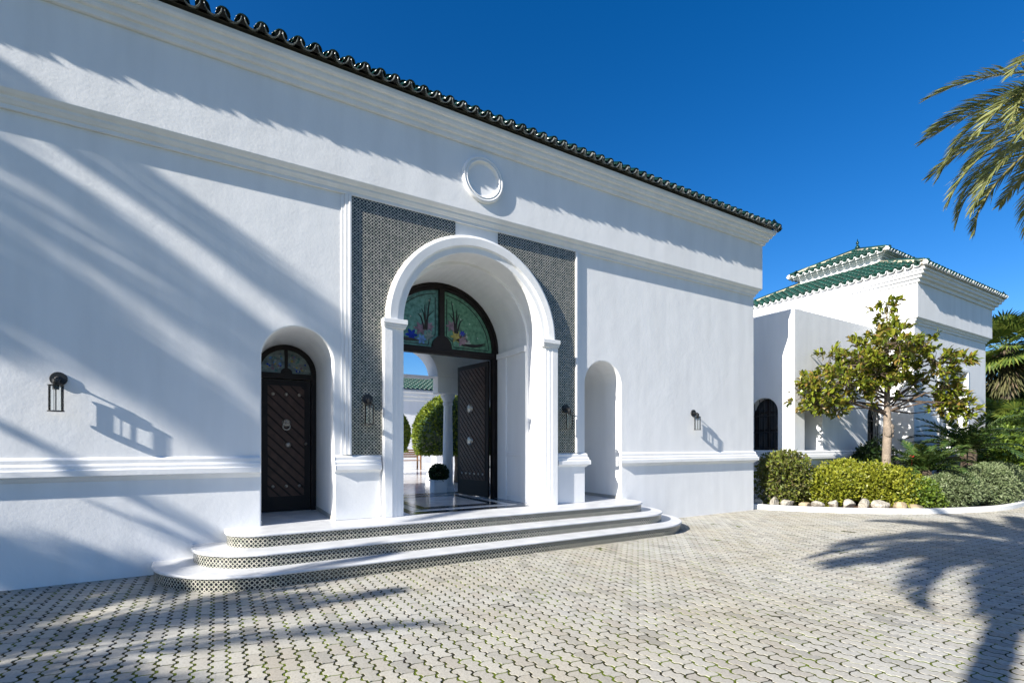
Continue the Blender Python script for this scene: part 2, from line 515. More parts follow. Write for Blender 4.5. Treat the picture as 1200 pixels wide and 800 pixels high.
def facade(mb, s0, s1, z0, z1, ops, n=0., arcn=24, b=.018):
    """vertical wall in (s, n, z): openings are (centre, half width, sill, spring, arched, depth); arrises rounded by b"""
    sx = sorted({s0, s1} | {o[0] - o[1] - b for o in ops} | {o[0] + o[1] + b for o in ops})
    for a, e in zip(sx, sx[1:]):
        op = [o for o in ops if abs(o[0] - o[1] - b - a) < 1e-6 and abs(o[0] + o[1] + b - e) < 1e-6]
        if not op:
            mb.add([(a, n, z0), (e, n, z0), (e, n, z1), (a, n, z1)], [(0, 1, 2, 3)]); continue
        c0, hw, sill, spr, arched, dp = op[0]
        if sill > z0: mb.add([(a, n, z0), (e, n, z0), (e, n, sill), (a, n, sill)], [(0, 1, 2, 3)])
        def loop(g):
            h = hw + g
            if arched: return [(c0 - h, sill)] + [(c0 - h * math.cos(math.pi * k / arcn), spr + h * math.sin(math.pi * k / arcn)) for k in range(arcn + 1)] + [(c0 + h, sill)]
            return [(c0 - h, sill), (c0 - h, spr + g), (c0 + h, spr + g), (c0 + h, sill)]
        top = loop(b)[1:-1]
        for (u, v), (u2, v2) in zip(top, top[1:]):
            mb.add([(u, n, v), (u2, n, v2), (u2, n, z1), (u, n, z1)], [(0, 1, 2, 3)])
        rings = [(b, 0), (b * .29, b * .29), (0, b), (0, dp)] if b > 0 else [(0, 0), (0, dp)]
        for (g1, d1), (g2, d2) in zip(rings, rings[1:]):
            for (p, q), (p2, q2) in zip(list(zip(loop(g1), loop(g2))), list(zip(loop(g1), loop(g2)))[1:]):
                mb.add([(p[0], n + d1, p[1]), (q[0], n + d2, q[1]), (q2[0], n + d2, q2[1]), (p2[0], n + d1, p2[1])], [(0, 1, 2, 3)])
        mb.add([(a, n, sill), (e, n, sill), (e, n + dp, sill), (a, n + dp, sill)], [(0, 1, 2, 3)])

NH = .467                                      # niche half width
OPS = [(XC - 2.79, NH, .5, 3.25 - NH, True, 1.5), (XC, 1.30, .5, 3.5, True, .40), (XC + 2.79, NH, .5, 3.25 - NH, True, 1.5)]
mb = MB(); facade(mb, BX0, BX1, -.03, 5.40, OPS)
mb.add([(BX1, 0, -.03), (BX1, BY1, -.03), (BX1, BY1, 5.4), (BX1, 0, 5.4)], [(0, 1, 2, 3)])
mb.add([(BX0, 0, -.03), (BX0, BY1, -.03), (BX0, BY1, 5.4), (BX0, 0, 5.4)], [(0, 1, 2, 3)])
P(mb.build('facade_wall', M_ST, weld=True))
# inner doorway lining from .40 to 1.55, a touch narrower
mb = MB(); hw2 = 1.25
arc = lambda r, n=32: [(XC - r * math.cos(math.pi * k / n), 3.5 + r * math.sin(math.pi * k / n)) for k in range(n + 1)]
o1 = [(XC - 1.30, .5)] + arc(1.30) + [(XC + 1.30, .5)]
i1 = [(XC - hw2, .5)] + arc(hw2) + [(XC + hw2, .5)]
for k in range(len(o1) - 1):
    (a, b), (c, d), (e, f), (g, h) = o1[k], o1[k + 1], i1[k + 1], i1[k]
    mb.add([(a, .399, b), (c, .399, d), (e, .399, f), (g, .399, h)], [(0, 1, 2, 3)])
    mb.add([(g, .399, h), (e, .399, f), (e, 1.75, f), (g, 1.75, h)], [(0, 1, 2, 3)])
P(mb.build('doorway_lining', M_ST, weld=True))
for sg in (-1, 1):                              # jamb pilaster strips, impost band and panel mouldings
    xj = XC + sg * hw2
    def bx(d, y0, y1, z0, z1, nm): P(MB().box((min(xj, xj - sg * d), y0, z0), (max(xj, xj - sg * d), y1, z1)).build(nm, M_ST, bevel=.006))
    bx(.030, .402, .56, .502, 3.36, 'jamb_pilaster'); bx(.030, 1.14, 1.49, .502, 3.36, 'jamb_pilaster')
    bx(.055, .402, 1.49, 3.362, 3.47, 'jamb_impost'); bx(.022, .562, 1.138, 1.38, 1.46, 'jamb_rail'); bx(.018, .562, 1.138, .502, .60, 'jamb_skirting')


# frieze band, cornice
rect = (BX0, BX1, 0, BY1)
P(MB().ring(rect, [(.003, 5.262), (.035, 5.262), (.035, 5.315), (.050, 5.315), (.062, 5.335), (.082, 5.355), (.082, 5.385), (.112, 5.40), (.144, 5.434), (.144, 6.53)]).build('frieze', M_ST, bevel=.006))
P(MB().ring(rect, [(.147, 6.50), (.185, 6.505), (.195, 6.535), (.200, 6.575), (.235, 6.58), (.248, 6.61), (.252, 6.650), (.290, 6.655), (.306, 6.69), (.31, 6.725), (.345, 6.73), (.362, 6.76), (.365, 6.815), (.10, 6.818)]).build('cornice', M_ST, bevel=.004))

# dado rail: pieces between the openings, mitred round the right corner
DP = [(0, 1.165), (.022, 1.185), (.045, 1.215), (.085, 1.232), (.085, 1.302), (.060, 1.308), (.060, 1.350), (.050, 1.358), (.036, 1.372), (.036, 1.42), (.024, 1.432), (0, 1.450)]
def dado(s0, s1, m0=0, m1=0):
    V = []; n = len(DP)
    for k, s in ((0, s0), (1, s1)):
        for o_, z in DP: V.append((s - (o_ * m0 if k == 0 else -o_ * m1), -o_ - .001, z))
    F = [(i, i + 1, n + i + 1, n + i) for i in range(n - 1)] + [tuple(range(n)), tuple(range(n, 2 * n))[::-1]]
    return MB().add(V, F)
niL, niR = XC - 2.79, XC + 2.79
for a, b, m0, m1 in ((BX0, niL - NH - .012, 0, 0), (niL + NH + .012, XC - 1.64, 0, 0), (XC + 1.64, niR - NH - .012, 0, 1), (niR + NH + .012, BX1, 1, 1)):
    P(dado(a, b, m0, m1).build('dado_rail', M_ST, bevel=.004))
q = dado(0, 1.4, 1, 0).mapped(lambda x, y, z: (BX1 - y, x, z)); P(q.build('dado_rail', M_ST))
# plinth blocks under the tile panels
for sg in (-1, 1):
    a, b = sorted((XC + sg * 1.655, XC + sg * (2.79 - NH - .022)))
    P(MB().box((a, -.026, .502), (b, -.002, 1.20)).build('plinth_block', M_ST, bevel=.006))

# moulded strips outside each panel
for sg in (-1, 1):
    m = MB()
    for d0, d1, pr in ((2.075, 2.112, .050), (2.114, 2.165, .034), (2.167, 2.215, .016)):
        a, b = sorted((XC + sg * d0, XC + sg * d1)); m.box((a, -pr, 1.452), (b, -.002, 5.262))
    P(m.build('moulded_strip', M_ST, bevel=.006))
# zellige panels
for sg in (-1, 1):
    V = []; F = []; UV = []
    xs = [2.072] + [1.60 - .0001] + list(np.linspace(1.6, .405, 22))
    for i, d in enumerate(xs):
        zb = 1.452 if d >= 1.5999 and i < 2 else 3.5 + math.sqrt(max(0, 1.47 ** 2 - min(d, 1.47) ** 2))
        x = XC + sg * d
        for z in (zb, 5.261): V.append((x, -.018, z)); UV.append((x / .052, z / .052))
    for i in range(len(xs) - 1): F.append((2 * i, 2 * i + 2, 2 * i + 3, 2 * i + 1))
    # inner edge thickness
    n = len(V); x = XC + sg * .405; zb = V[-2][2]
    V += [(x, -.018, zb), (x, 0, zb), (x, 0, 5.261), (x, -.018, 5.261)]; UV += [(0, 0)] * 4; F.append((n, n + 1, n + 2, n + 3))
    P(mk('tile_panel', V, F, M_ZE, uv=UV))
# archivolt and pilasters share one profile (radial offset, projection)
AP = [(1.292, .03), (1.292, -.050), (1.30, -.058), (1.375, -.064), (1.392, -.072), (1.398, -.098), (1.405, -.106), (1.52, -.116), (1.545, -.108), (1.555, -.085), (1.575, -.07), (1.575, .0)]
V = []; F = []; n = len(AP); NA = 40
for k in range(NA + 1):
    a = math.pi * k / NA
    for r, y in AP: V.append((XC - r * math.cos(a), y, 3.5 + r * math.sin(a)))
for k in range(NA):
    for i in range(n - 1): F.append((k * n + i, k * n + i + 1, (k + 1) * n + i + 1, (k + 1) * n + i))
P(mk('archivolt', V, F, M_ST))
for sg in (-1, 1):
    m = MB()
    fl = [(1.296, .03), (1.296, -.060), (1.335, -.066), (1.345, -.078), (1.405, -.080), (1.415, -.094), (1.475, -.094), (1.485, -.108), (1.60, -.108), (1.618, -.09), (1.618, 0)]
    m.prism([(XC + sg * r, y) for r, y in fl], 'z', .503, 3.372)
    P(m.build('pilaster', M_ST))
    m = MB()
    for (e, z0, z1) in ((.010, 3.374, 3.40), (.028, 3.402, 3.430), (.045, 3.432, 3.505)):
        a, b = sorted((XC + sg * (1.284 - e * .6), XC + sg * (1.618 + e * .3))); m.box((a, -.112 - e, z0), (b, .05, z1))
    P(m.build('pilaster_capital', M_ST, bevel=.006))
# round medallion on the frieze
m = MB(); cz = 6.0; V = []; F = []
mp = [(.0, -.150), (.24, -.150), (.285, -.156), (.290, -.186), (.300, -.198), (.318, -.194), (.325, -.184), (.334, -.196), (.355, -.200), (.375, -.188), (.382, -.16), (.382, -.14)]
for k in range(48):
    a = 2 * math.pi * k / 48
    for r, y in mp: V.append((3.80 + r * math.cos(a), y, cz + r * math.sin(a)))
for k in range(48):
    for i in range(len(mp) - 1):
        F.append((k * 12 + i, k * 12 + i + 1, ((k + 1) % 48) * 12 + i + 1, ((k + 1) % 48) * 12 + i))
P(mk('medallion', V, F, M_ST, smooth=True))

# ------------------------------------------------------------------ roofs
def halfpipe(r0, r1, l, n=8, th=.013, up=True):
    V = []; s = 1 if up else -1
    for (r, y) in ((r0, 0), (r1, l)):
        for rr in (r, r - th):
            for k in range(n + 1):
                a = math.pi * k / n
                V.append((-rr * math.cos(a), y, s * rr * math.sin(a)))
    m = n + 1; F = []
    for k in range(n):
        F.append((k, k + 1, 2 * m + k + 1, 2 * m + k))               # outer
        F.append((m + k, 3 * m + k, 3 * m + k + 1, m + k + 1))       # inner
        F.append((k, m + k, m + k + 1, k + 1))                       # lip
    F += [(0, 2 * m, 3 * m, m), (n, m + n, 3 * m + n, 2 * m + n)]
    return np.array(V), F
def roof_faces(rect, z0):
    x0, x1, y0, y1 = rect
    return [((x0, y0, z0), (1, 0, 0), (0, 1, 0), x1 - x0, (y1 - y0)), ((x1, y0, z0), (0, 1, 0), (-1, 0, 0), y1 - y0, (x1 - x0)),
            ((x1, y1, z0), (-1, 0, 0), (0, -1, 0), x1 - x0, (y1 - y0)), ((x0, y1, z0), (0, -1, 0), (1, 0, 0), y1 - y0, (x1 - x0))]
def tile_places(rect, z0, pitch, sp, maxrun, crs=.34, faces=(0, 1, 2, 3)):
    """yield (is_cover, course, face, matrix) for every roof tile of a hip roof"""
    for fi in faces:
        o_, ex, ei, Le, other = roof_faces(rect, z0)[fi]
        o_, ex, ei = Vector(o_), Vector(ex), Vector(ei)
        es = (ei * math.cos(pitch) + Vector((0, 0, 1)) * math.sin(pitch)); en = ex.cross(es)
        n = int(round(Le / sp)); d = Le / n
        for c in range(n * 2):
            s = (c + .5) * d / 2
            run = min(s, Le - s, maxrun)
            nc = max(1, int(run / math.cos(pitch) / crs + .6))
            for k in range(nc):
                cover = c % 2 == 1
                lift = .040 if cover else .088
                p = o_ + ex * (s + random.uniform(-.006, .006)) + es * (k * crs - (.03 if cover else .06) + random.uniform(-.012, .012)) + en * lift
                M = Matrix((ex, es, en)).transposed().to_4x4(); M.translation = p
                tilt = Matrix.Rotation(-.045 + random.uniform(-.015, .015), 4, 'X') @ Matrix.Rotation(random.uniform(-.025, .025), 4, 'Z')
                yield cover, k, fi, M @ tilt
def deck(rect, z0, pitch, maxrun, thick=.05, ins=.05):
    x0, x1, y0, y1 = rect; i = ins; x0 += i; x1 -= i; y0 += i; y1 -= i
    z0 += i * math.tan(pitch) * .9; r = maxrun - i; h = r * math.tan(pitch)
    return MB().add([(x0, y0, z0), (x1, y0, z0), (x1, y1, z0), (x0, y1, z0), (x0, y0, z0 - thick), (x1, y0, z0 - thick), (x1, y1, z0 - thick), (x0, y1, z0 - thick),
                     (x0 + r, y0 + r, z0 + h), (x1 - r, y0 + r, z0 + h), (x1 - r, y1 - r, z0 + h), (x0 + r, y1 - r, z0 + h)],
                    [(0, 1, 9, 8), (1, 2, 10, 9), (2, 3, 11, 10), (3, 0, 8, 11), (8, 9, 10, 11), (0, 4, 5, 1), (1, 5, 6, 2), (2, 6, 7, 3), (3, 7, 4, 0), (4, 7, 6, 5)])
PIT = R(30)
er = (BX0 - .40, BX1 + .40, -.40, BY1 + .40)
mr = (er[3] - er[2]) / 2
roof = P(deck(er, 6.868, PIT, mr, ins=.10, thick=.012).build('roof', M_MORTAR))
cv, cf = halfpipe(.080, .066, .42); pv, pf_ = halfpipe(.098, .084, .42, up=False)
cme = pme = None
SV, SFl, cnt = [], [], 0
lv, lf = halfpipe(.092, .076, .36, n=6)
lpv, lpf = halfpipe(.092, .078, .36, n=6, up=False)
for cover, k, fi, M in tile_places(er, 6.868, PIT, .2165, mr):
    if fi == 0 and k == 0 and M.translation.x > -4.2:
        me = cme if cover else pme
        if me is None:
            o = mk('roof_tile', cv if cover else pv, cf if cover else pf_, M_GLAZE if cover else M_PAN, smooth=True)
            if cover: cme = o.data
            else: pme = o.data
        else:
            o = bpy.data.objects.new('roof_tile', me); COL.objects.link(o)
        o.parent = roof; o.matrix_local = Matrix.Translation((-0.0, 0, 0)) @ M
        continue
    A, B = (lv, lf) if cover else (lpv, lpf)
    Mn = np.array(M); SV.append(A @ Mn[:3, :3].T + Mn[:3, 3]); SFl += [tuple(i + cnt for i in f) for f in B]; cnt += len(A)
FV, FF_, fc = [], [], 0                          # lime mortar filling the mouths of the cover tiles
for cover, k, fi, M in tile_places(er, 6.868, PIT, .2165, mr, faces=(0,)):
    if not cover or k or M.translation.x < -4.2: continue
    A = np.array([(-.067 * math.cos(math.pi * j / 8), .022 + random.uniform(0, .008), .067 * math.sin(math.pi * j / 8) - .012) for j in range(9)] + [(.067, .022, -.03), (-.067, .022, -.03)])
    Mn = np.array(M); FV.append(A @ Mn[:3, :3].T + Mn[:3, 3]); FF_.append(tuple(range(fc, fc + 11))); fc += 11
mf = mk('mortar_fill', np.vstack(FV), FF_, M_FILL, roof); mf['kind'] = 'stuff'
up = mk('roof_tile_course', np.vstack(SV), SFl, M_GLAZE, roof, smooth=True); up['kind'] = 'stuff'
def finial(c, s):
    return MB().lathe(c, [(.10 * s, -.1 * s), (.10 * s, .06 * s), (.05 * s, .10 * s), (.09 * s, .16 * s), (.13 * s, .24 * s), (.12 * s, .32 * s), (.05 * s, .40 * s), (.045 * s, .46 * s), (.085 * s, .53 * s), (.07 * s, .60 * s), (.03 * s, .66 * s), (.012 * s, .80 * s)], 14)
apx = 6.868 + mr * math.tan(PIT)
fm = P(finial((7.98, (er[2] + er[3]) / 2, 0), .62).build('ridge_finial', M_GLAZE, smooth=True))
fm.location.z = 8.17
ms = MB()
hipw = [(er[1], er[2]), (er[1], er[3]), (er[0], er[2]), (er[0], er[3])]
ym = (er[2] + er[3]) / 2
for hx, hy in hipw:
    ex_ = er[1] - mr if hx > 0 else er[0] + mr
    ms.tube([(hx, hy, 6.93), (ex_, ym, apx + .08)], .085, 8)
ms.tube([(er[0] + mr, ym, apx + .08), (er[1] - mr, ym, apx + .08)], .09, 8)
mk('ridge_capping', ms.v, ms.f, M_GLAZE, roof, smooth=True)
# back (arcade) wall over the courtyard, and gallery
AY = 3.35
ac = [(XC + d, .665, 3.2, 3.2, True, .30) for d in (-2.94, 0, 2.94)]
mb = MB(); facade(mb, BX0, BX1, 3.2, 7.0, ac, n=AY, b=0)
bt2 = MB(); facade(bt2, BX0, BX1, 3.2, 7.0, ac, n=AY + .3, b=0)
P(mb.build('arcade_wall', M_ST, weld=True)); P(bt2.build('arcade_wall', M_ST, weld=True))
for d in (-3.92, -1.96, -.98, .98, 1.96, 3.92): P(MB().box((XC + d - .317, AY - .012, 2.82), (XC + d + .317, AY + .312, 3.202)).build('arcade_impost', M_ST, bevel=.01))
for a, b in ((BX0, XC - 3.92 - .32), (XC + 3.92 + .32, BX1)): P(MB().box((a, AY, .5), (b, AY + .3, 3.199)).build('arcade_end_wall', M_ST))
for d in (-3.92, -1.96, -.98, .98, 1.96, 3.92):
    c = MB().lathe((XC + d, AY + .15, 0), [(.17, .50), (.17, .56), (.15, .58), (.155, .63), (.125, .68), (.12, .74), (.118, 1.6), (.100, 2.52), (.105, 2.54), (.12, 2.56), (.12, 2.60), (.105, 2.62), (.13, 2.68), (.165, 2.74), (.175, 2.76), (.175, 2.82)], 20)
    c.box((XC + d - .2, AY - .05, .40), (XC + d + .2, AY + .35, .505))
    P(c.build('arcade_column', M_ST, smooth=False))
gal = MB()
P(MB().box((BX0 + .02, 1.76, 4.62), (BX1 - .02, AY - .002, 4.7)).build('gallery_ceiling', M_ST))
for a, b in ((BX0 + .02, XC - hw2), (XC + hw2, BX1 - .02)): P(MB().box((a, 1.55, .5), (b, 1.745, 5.3)).build('gallery_wall', M_ST))
gal.box((XC - hw2 - .002, 1.56, 4.78), (XC + hw2 + .002, 1.74, 5.3))
P(gal.build('gallery_lintel', M_ST))
for c0, y in ((niR, 1.5),):
    P(MB().box((c0 - .6, y, .45), (c0 + .6, y + .04, 3.4)).build('niche_back', M_ST))
for c0 in (niL, niR):
    P(MB().box((c0 - NH - .05, -.03 + .032, .42), (c0 + NH + .05, 1.55, .502)).build('niche_floor', M_STEP))
    sk = MB()
    for sg in (-1, 1):
        a, b = sorted((c0 + sg * NH, c0 + sg * (NH - .012))); sk.box((a, .03, .503), (b, 1.49, .565))
    P(sk.build('niche_skirting', M_SHUT))

# ------------------------------------------------------------------ steps
steps = tag(empty('entrance_steps', (XC, -.5, 0)), 'three wide rounded marble steps with black and white mosaic risers', 'steps')
def stadium(x0, x1, yf, r, g=0., n=14):
    P_ = [(x0 - g, .02)]
    for k in range(n + 1):
        a = math.pi / 2 * k / n
        P_.append((x0 - g + (r + g) * (1 - math.cos(a)), yf - g + (r + g) * (1 - math.sin(a))))
    for k in range(n + 1):
        a = math.pi / 2 * (1 - k / n)
        P_.append((x1 + g - (r + g) * (1 - math.cos(a)), yf - g + (r + g) * (1 - math.sin(a))))
    P_.append((x1 + g, .02)); return P_
ST = [(-.66, 7.95, -1.38, 1.25, 0, .167), (-.26, 7.55, -1.05, .85, .167, .333), (.10, 7.16, -.68, .45, .333, .5)]
for x0, x1, yf, r, z0, z1 in ST:
    pl = stadium(x0, x1, yf, r); V = []; UV = []; F = []; L = 0
    for i, (x, y) in enumerate(pl):
        if i: L += math.dist(pl[i], pl[i - 1])
        for z in (z0 - .01, z1 - .03): V.append((x, y, z)); UV.append((L / .052, (z - z0) / .052))
    for i in range(len(pl) - 1): F.append((2 * i, 2 * i + 2, 2 * i + 3, 2 * i + 1))
    o = mk('riser', V, F, M_ZE, steps, uv=UV, loc=(-XC, .5, 0))
    m = MB(); lay = []
    for g, z in ((.004, z1 - .034), (.020, z1 - .032), (.026, z1 - .017), (.020, z1 - .004), (.010, z1)):
        lay.append([(x, y, z) for x, y in stadium(x0, x1, yf, r, g)])
    n = len(lay[0]); V = [p for q in lay for p in q]; F = []
    for a in range(4):
        for i in range(n - 1): F.append((a * n + i, a * n + i + 1, (a + 1) * n + i + 1, (a + 1) * n + i))
    F.append(tuple(range(4 * n, 5 * n)))
    mk('tread', V, F, M_STEP, steps, loc=(-XC, .5, 0))

# ------------------------------------------------------------------ marble floor, courtyard
crt = MB().box((BX0 + .01, .41, .2), (BX1 - .01, 30, .4985)).build('courtyard_floor', M_MARB); crt['kind'] = 'structure'
m = MB().box((XC - 1.29, -.02, .3), (XC + 1.29, .409, .4985)); o = m.build('threshold', M_MARB); o['kind'] = 'structure'
def stripe_rect(x0, x1, y0, y1, w, v):
    return MB().box((x0, y0, .47), (x1, y0 + v, .5025)).box((x0, y1 - v, .47), (x1, y1, .5025)).box((x0, y0 + v, .47), (x0 + w, y1 - v, .5025)).box((x1 - w, y0 + v, .47), (x1, y1 - v, .5025))
for r in ((2.62, 4.92, .02, 3.2, .16, .27), (2.98, 4.56, .55, 2.75, .16, .25)):
    o = stripe_rect(*r).build('floor_inlay', M_BLACKMARB, crt)

# ------------------------------------------------------------------ doors
def clip_diag(x0, x1, z0, z1, off, w, sgn):
    """a 45-degree board cut to the rectangle: polygon where off <= z - sgn*x <= off+w"""
    poly = [(x0, z0), (x1, z0), (x1, z1), (x0, z1)]
    for lim, keep in ((off, 1), (off + w, -1)):
        out = []
        for i in range(len(poly)):
            a, b = poly[i], poly[(i + 1) % len(poly)]
            fa, fb = ((p[1] - sgn * p[0]) - lim for p in (a, b)); fa *= keep; fb *= keep
            if fa >= 0: out.append(a)
            if (fa >= 0) != (fb >= 0):
                t = fa / (fa - fb); out.append((a[0] + t * (b[0] - a[0]), a[1] + t * (b[1] - a[1])))
        poly = out
        if len(poly) < 3: return None
    return poly
def door_leaf(name, parent, width, height, pitch_, gap, sgn, rail, fn, both=False):
    """leaf in its own (x, y, z): x from the hinge, y = front face at 0 going back; fn maps to the building"""
    st = .10
    m = MB().box((0, .022, 0), (width, .05, height))
    m.box((0, 0, 0), (st, .0215, height)).box((width - st, 0, 0), (width, .0215, height)).box((st + .0005, 0, 0), (width - st - .0005, .0215, rail)).box((st + .0005, 0, height - st), (width - st - .0005, .0215, height))
    leaf = m.mapped(fn).build(name, M_WOODF, parent)  # leaf backing near black: groove shade put into the wood colour
    x0, x1, z0, z1 = st + .004, width - st - .004, rail + .004, height - st - .004
    off = (z0 - (x1 if sgn > 0 else x0 * sgn)) - .2
    off = min(z0 - sgn * x0, z0 - sgn * x1, z1 - sgn * x0, z1 - sgn * x1)
    end = max(z0 - sgn * x0, z0 - sgn * x1, z1 - sgn * x0, z1 - sgn * x1)
    for side in ((0, 1) if both else (0,)):
        k = off
        while k < end:
            pl = clip_diag(x0, x1, z0, z1, k + gap / 2, pitch_ - gap, sgn)
            k += pitch_
            if not pl: continue
            a, b = ((-.010, .0218) if side == 0 else (.0502, .070))
            q = MB().prism(pl, 'y', a, b).mapped(fn)
            mk('plank', q.v, q.f, M_WOOD, leaf, bevel=.010)
    return leaf
def boss(mb, c, r, d):
    for k, (rr, dd) in enumerate(((r, 0), (r * .96, d * .5), (r * .6, d * .85), (r * .1, d))):
        pass
    n = 14; V = []; F = []
    prof = ((r, 0), (r * .96, d * .5), (r * .6, d * .85), (r * .05, d))
    for rr, dd in prof:
        for j in range(n): V.append((c[0] + rr * math.cos(2 * math.pi * j / n), c[1] - dd, c[2] + rr * math.sin(2 * math.pi * j / n)))
    for i in range(3):
        for j in range(n): F.append((i * n + j, i * n + (j + 1) % n, (i + 1) * n + (j + 1) % n, (i + 1) * n + j))
    return mb.add(V, F)
def torus(mb, c, R_, r, n=18, m=7):
    pts = [(c[0] + R_ * math.cos(2 * math.pi * k / n), c[1], c[2] + R_ * math.sin(2 * math.pi * k / n)) for k in range(n + 1)]
    return mb.tube(pts, r, m, caps=False)

def arch_frame(parent, name, c, y0, y1, r_out, r_in, zspr, zbot, mat):
    o_ = [(c - r_out, zbot)] + [(c - r_out * math.cos(math.pi * k / 28), zspr + r_out * math.sin(math.pi * k / 28)) for k in range(29)] + [(c + r_out, zbot)]
    i_ = [(c - r_in, zbot)] + [(c - r_in * math.cos(math.pi * k / 28), zspr + r_in * math.sin(math.pi * k / 28)) for k in range(29)] + [(c + r_in, zbot)]
    V = []; F = []
    for (a, b), (e, f) in zip(o_, i_): V += [(a, y0, b), (e, y0, f), (e, y1, f), (a, y1, b)]
    for k in range(len(o_) - 1):
        for j in range(4): F.append((4 * k + j, 4 * k + (j + 1) % 4, 4 * k + 4 + (j + 1) % 4, 4 * k + 4 + j))
    return mk(name, V, F, mat, parent)
# side door in the left niche
YD = 1.44
sd = P(empty('side_door', (niL, YD, .5)))
def sdmap(x, y, z): return (x - .372, y, z)
fr = arch_frame(sd, 'door_frame', 0, -.02, .08, .462, .385, 2.283, .002, M_WOODF)
fr.data.transform(Matrix.Identity(4))
leaf = door_leaf('door_leaf', sd, .744, 2.16, .165, .062, -1, .25, lambda x, y, z: (x - .372, y + .01, z + .01))
hwb = MB()
for px in (-.20, 0, .20):
    boss(hwb, (px, .003, 1.93), .028, .03); boss(hwb, (px, .003, .42), .025, .028)
boss(hwb, (.03, .003, 1.10), .045, .03)
mk('stud', hwb.v, hwb.f, M_BRASS, leaf, smooth=True)
kn = MB(); boss(kn, (.0, .003, 1.46), .068, .05); boss(kn, (-.03, -.03, 1.485), .02, .02); boss(kn, (.03, -.03, 1.485), .02, .02); boss(kn, (0, -.04, 1.455), .025, .03)
torus(kn, (0, -.035, 1.40), .055, .011)
mk('door_knocker', kn.v, kn.f, M_BRASS, leaf, smooth=True)
lk = MB(); boss(lk, (.30, .0, 1.12), .022, .05); mk('door_knob', lk.v, lk.f, M_BRASS, leaf, smooth=True)
tr = MB().box((-.384, -.03, 2.185), (.384, .07, 2.275)).box((-.022, -.02, 2.276), (.022, .06, 2.665))
tr.prism([(-.085 * math.cos(math.pi * k / 10), 2.276 + .085 * math.sin(math.pi * k / 10)) for k in range(11)], 'y', -.026, .05)
mk('transom', tr.v, tr.f, M_WOODF, sd, bevel=.004)
def stained(name, base, alpha=.35):
    m, n, l, b = newmat(name)
    b.inputs['Base Color'].default_value = (*base, 1); b.inputs['Roughness'].default_value = .12
    g = n.new('ShaderNodeNewGeometry')
    t = n.new('ShaderNodeTexNoise'); t.inputs['Scale'].default_value = 14; l.new(g.outputs['Position'], t.inputs['Vector'])
    r = n.new('ShaderNodeValToRGB'); r.color_ramp.elements[0].color = (*[c * .55 for c in base], 1); r.color_ramp.elements[1].color = (*base, 1)
    r.color_ramp.elements[0].position = .3; r.color_ramp.elements[1].position = .6
    l.new(t.outputs['Fac'], r.inputs[0]); l.new(r.outputs[0], b.inputs['Base Color'])
    tr = n.new('ShaderNodeBsdfTransparent'); l.new(r.outputs[0], tr.inputs[0])
    tl = n.new('ShaderNodeBsdfTranslucent'); l.new(r.outputs[0], tl.inputs[0])
    mx = n.new('ShaderNodeMixShader'); mx.inputs[0].default_value = .45
    m2 = n.new('ShaderNodeMixShader'); m2.inputs[0].default_value = alpha
    out = [q for q in n if q.type == 'OUTPUT_MATERIAL'][0]
    l.new(b.outputs[0], mx.inputs[1]); l.new(tl.outputs[0], mx.inputs[2])
    l.new(mx.outputs[0], m2.inputs[1]); l.new(tr.outputs[0], m2.inputs[2]); l.new(m2.outputs[0], out.inputs['Surface'])
    return m
G_GREEN = stained('green_glass', (.42, .74, .56), .55); G_TEAL = stained('teal_glass', (.40, .72, .68), .55)
G_BLUE = stained('blue_glass', (.03, .06, .62), .1); G_SKY = stained('light_blue_glass', (.25, .45, .85), .1)
G_YEL = stained('yellow_glass', (.70, .58, .16), .1); G_PINK = stained('mauve_glass', (.42, .28, .36), .1); G_WHITE = stained('clear_white_glass', (.7, .75, .72), .2)
G_GREY = stained('pale_pebbled_glass', (.42, .50, .48), .2)
def sector(c, z0, r, a0, a1, n=14, inner=0.):
    return [(c + inner, z0)] if False else [(c + (r * math.cos(a0 + (a1 - a0) * k / n)), z0 + r * math.sin(a0 + (a1 - a0) * k / n)) for k in range(n + 1)]
for sg in (-1, 1):
    a0 = (math.pi / 2 + .06 if sg < 0 else 0); a1 = (math.pi if sg < 0 else math.pi / 2 - .06)
    pl = [(sg * .022, 2.28)] + sector(0, 2.283, .384, a0, a1)
    q = MB().prism(pl, 'y', .02, .028)
    pane = mk('fanlight_pane', q.v, q.f, G_GREY, sd)
    rr = random.Random(3 + sg)
    for gm, cnt_ in ((G_SKY, 5), (G_BLUE, 3), (G_WHITE, 5), (G_YEL, 3), (G_PINK, 4), (G_TEAL, 5)):
        q = MB()
        for k in range(cnt_):
            t = rr.uniform(.2, 1.35); d = rr.uniform(.14, .33); x = sg * d * math.cos(t); z = 2.283 + d * math.sin(t); s = rr.uniform(.012, .028)
            if abs(x) < .05: continue
            q.prism([(x + s * rr.uniform(.7, 1.2) * math.cos(a), z + s * rr.uniform(.7, 1.2) * math.sin(a)) for a in (0, 1.1, 2.2, 3.3, 4.4, 5.4)], 'y', .014 - rr.uniform(0, .004), .0195)
        if q.v: mk('coloured_glass', q.v, q.f, gm, pane)['kind'] = 'stuff'

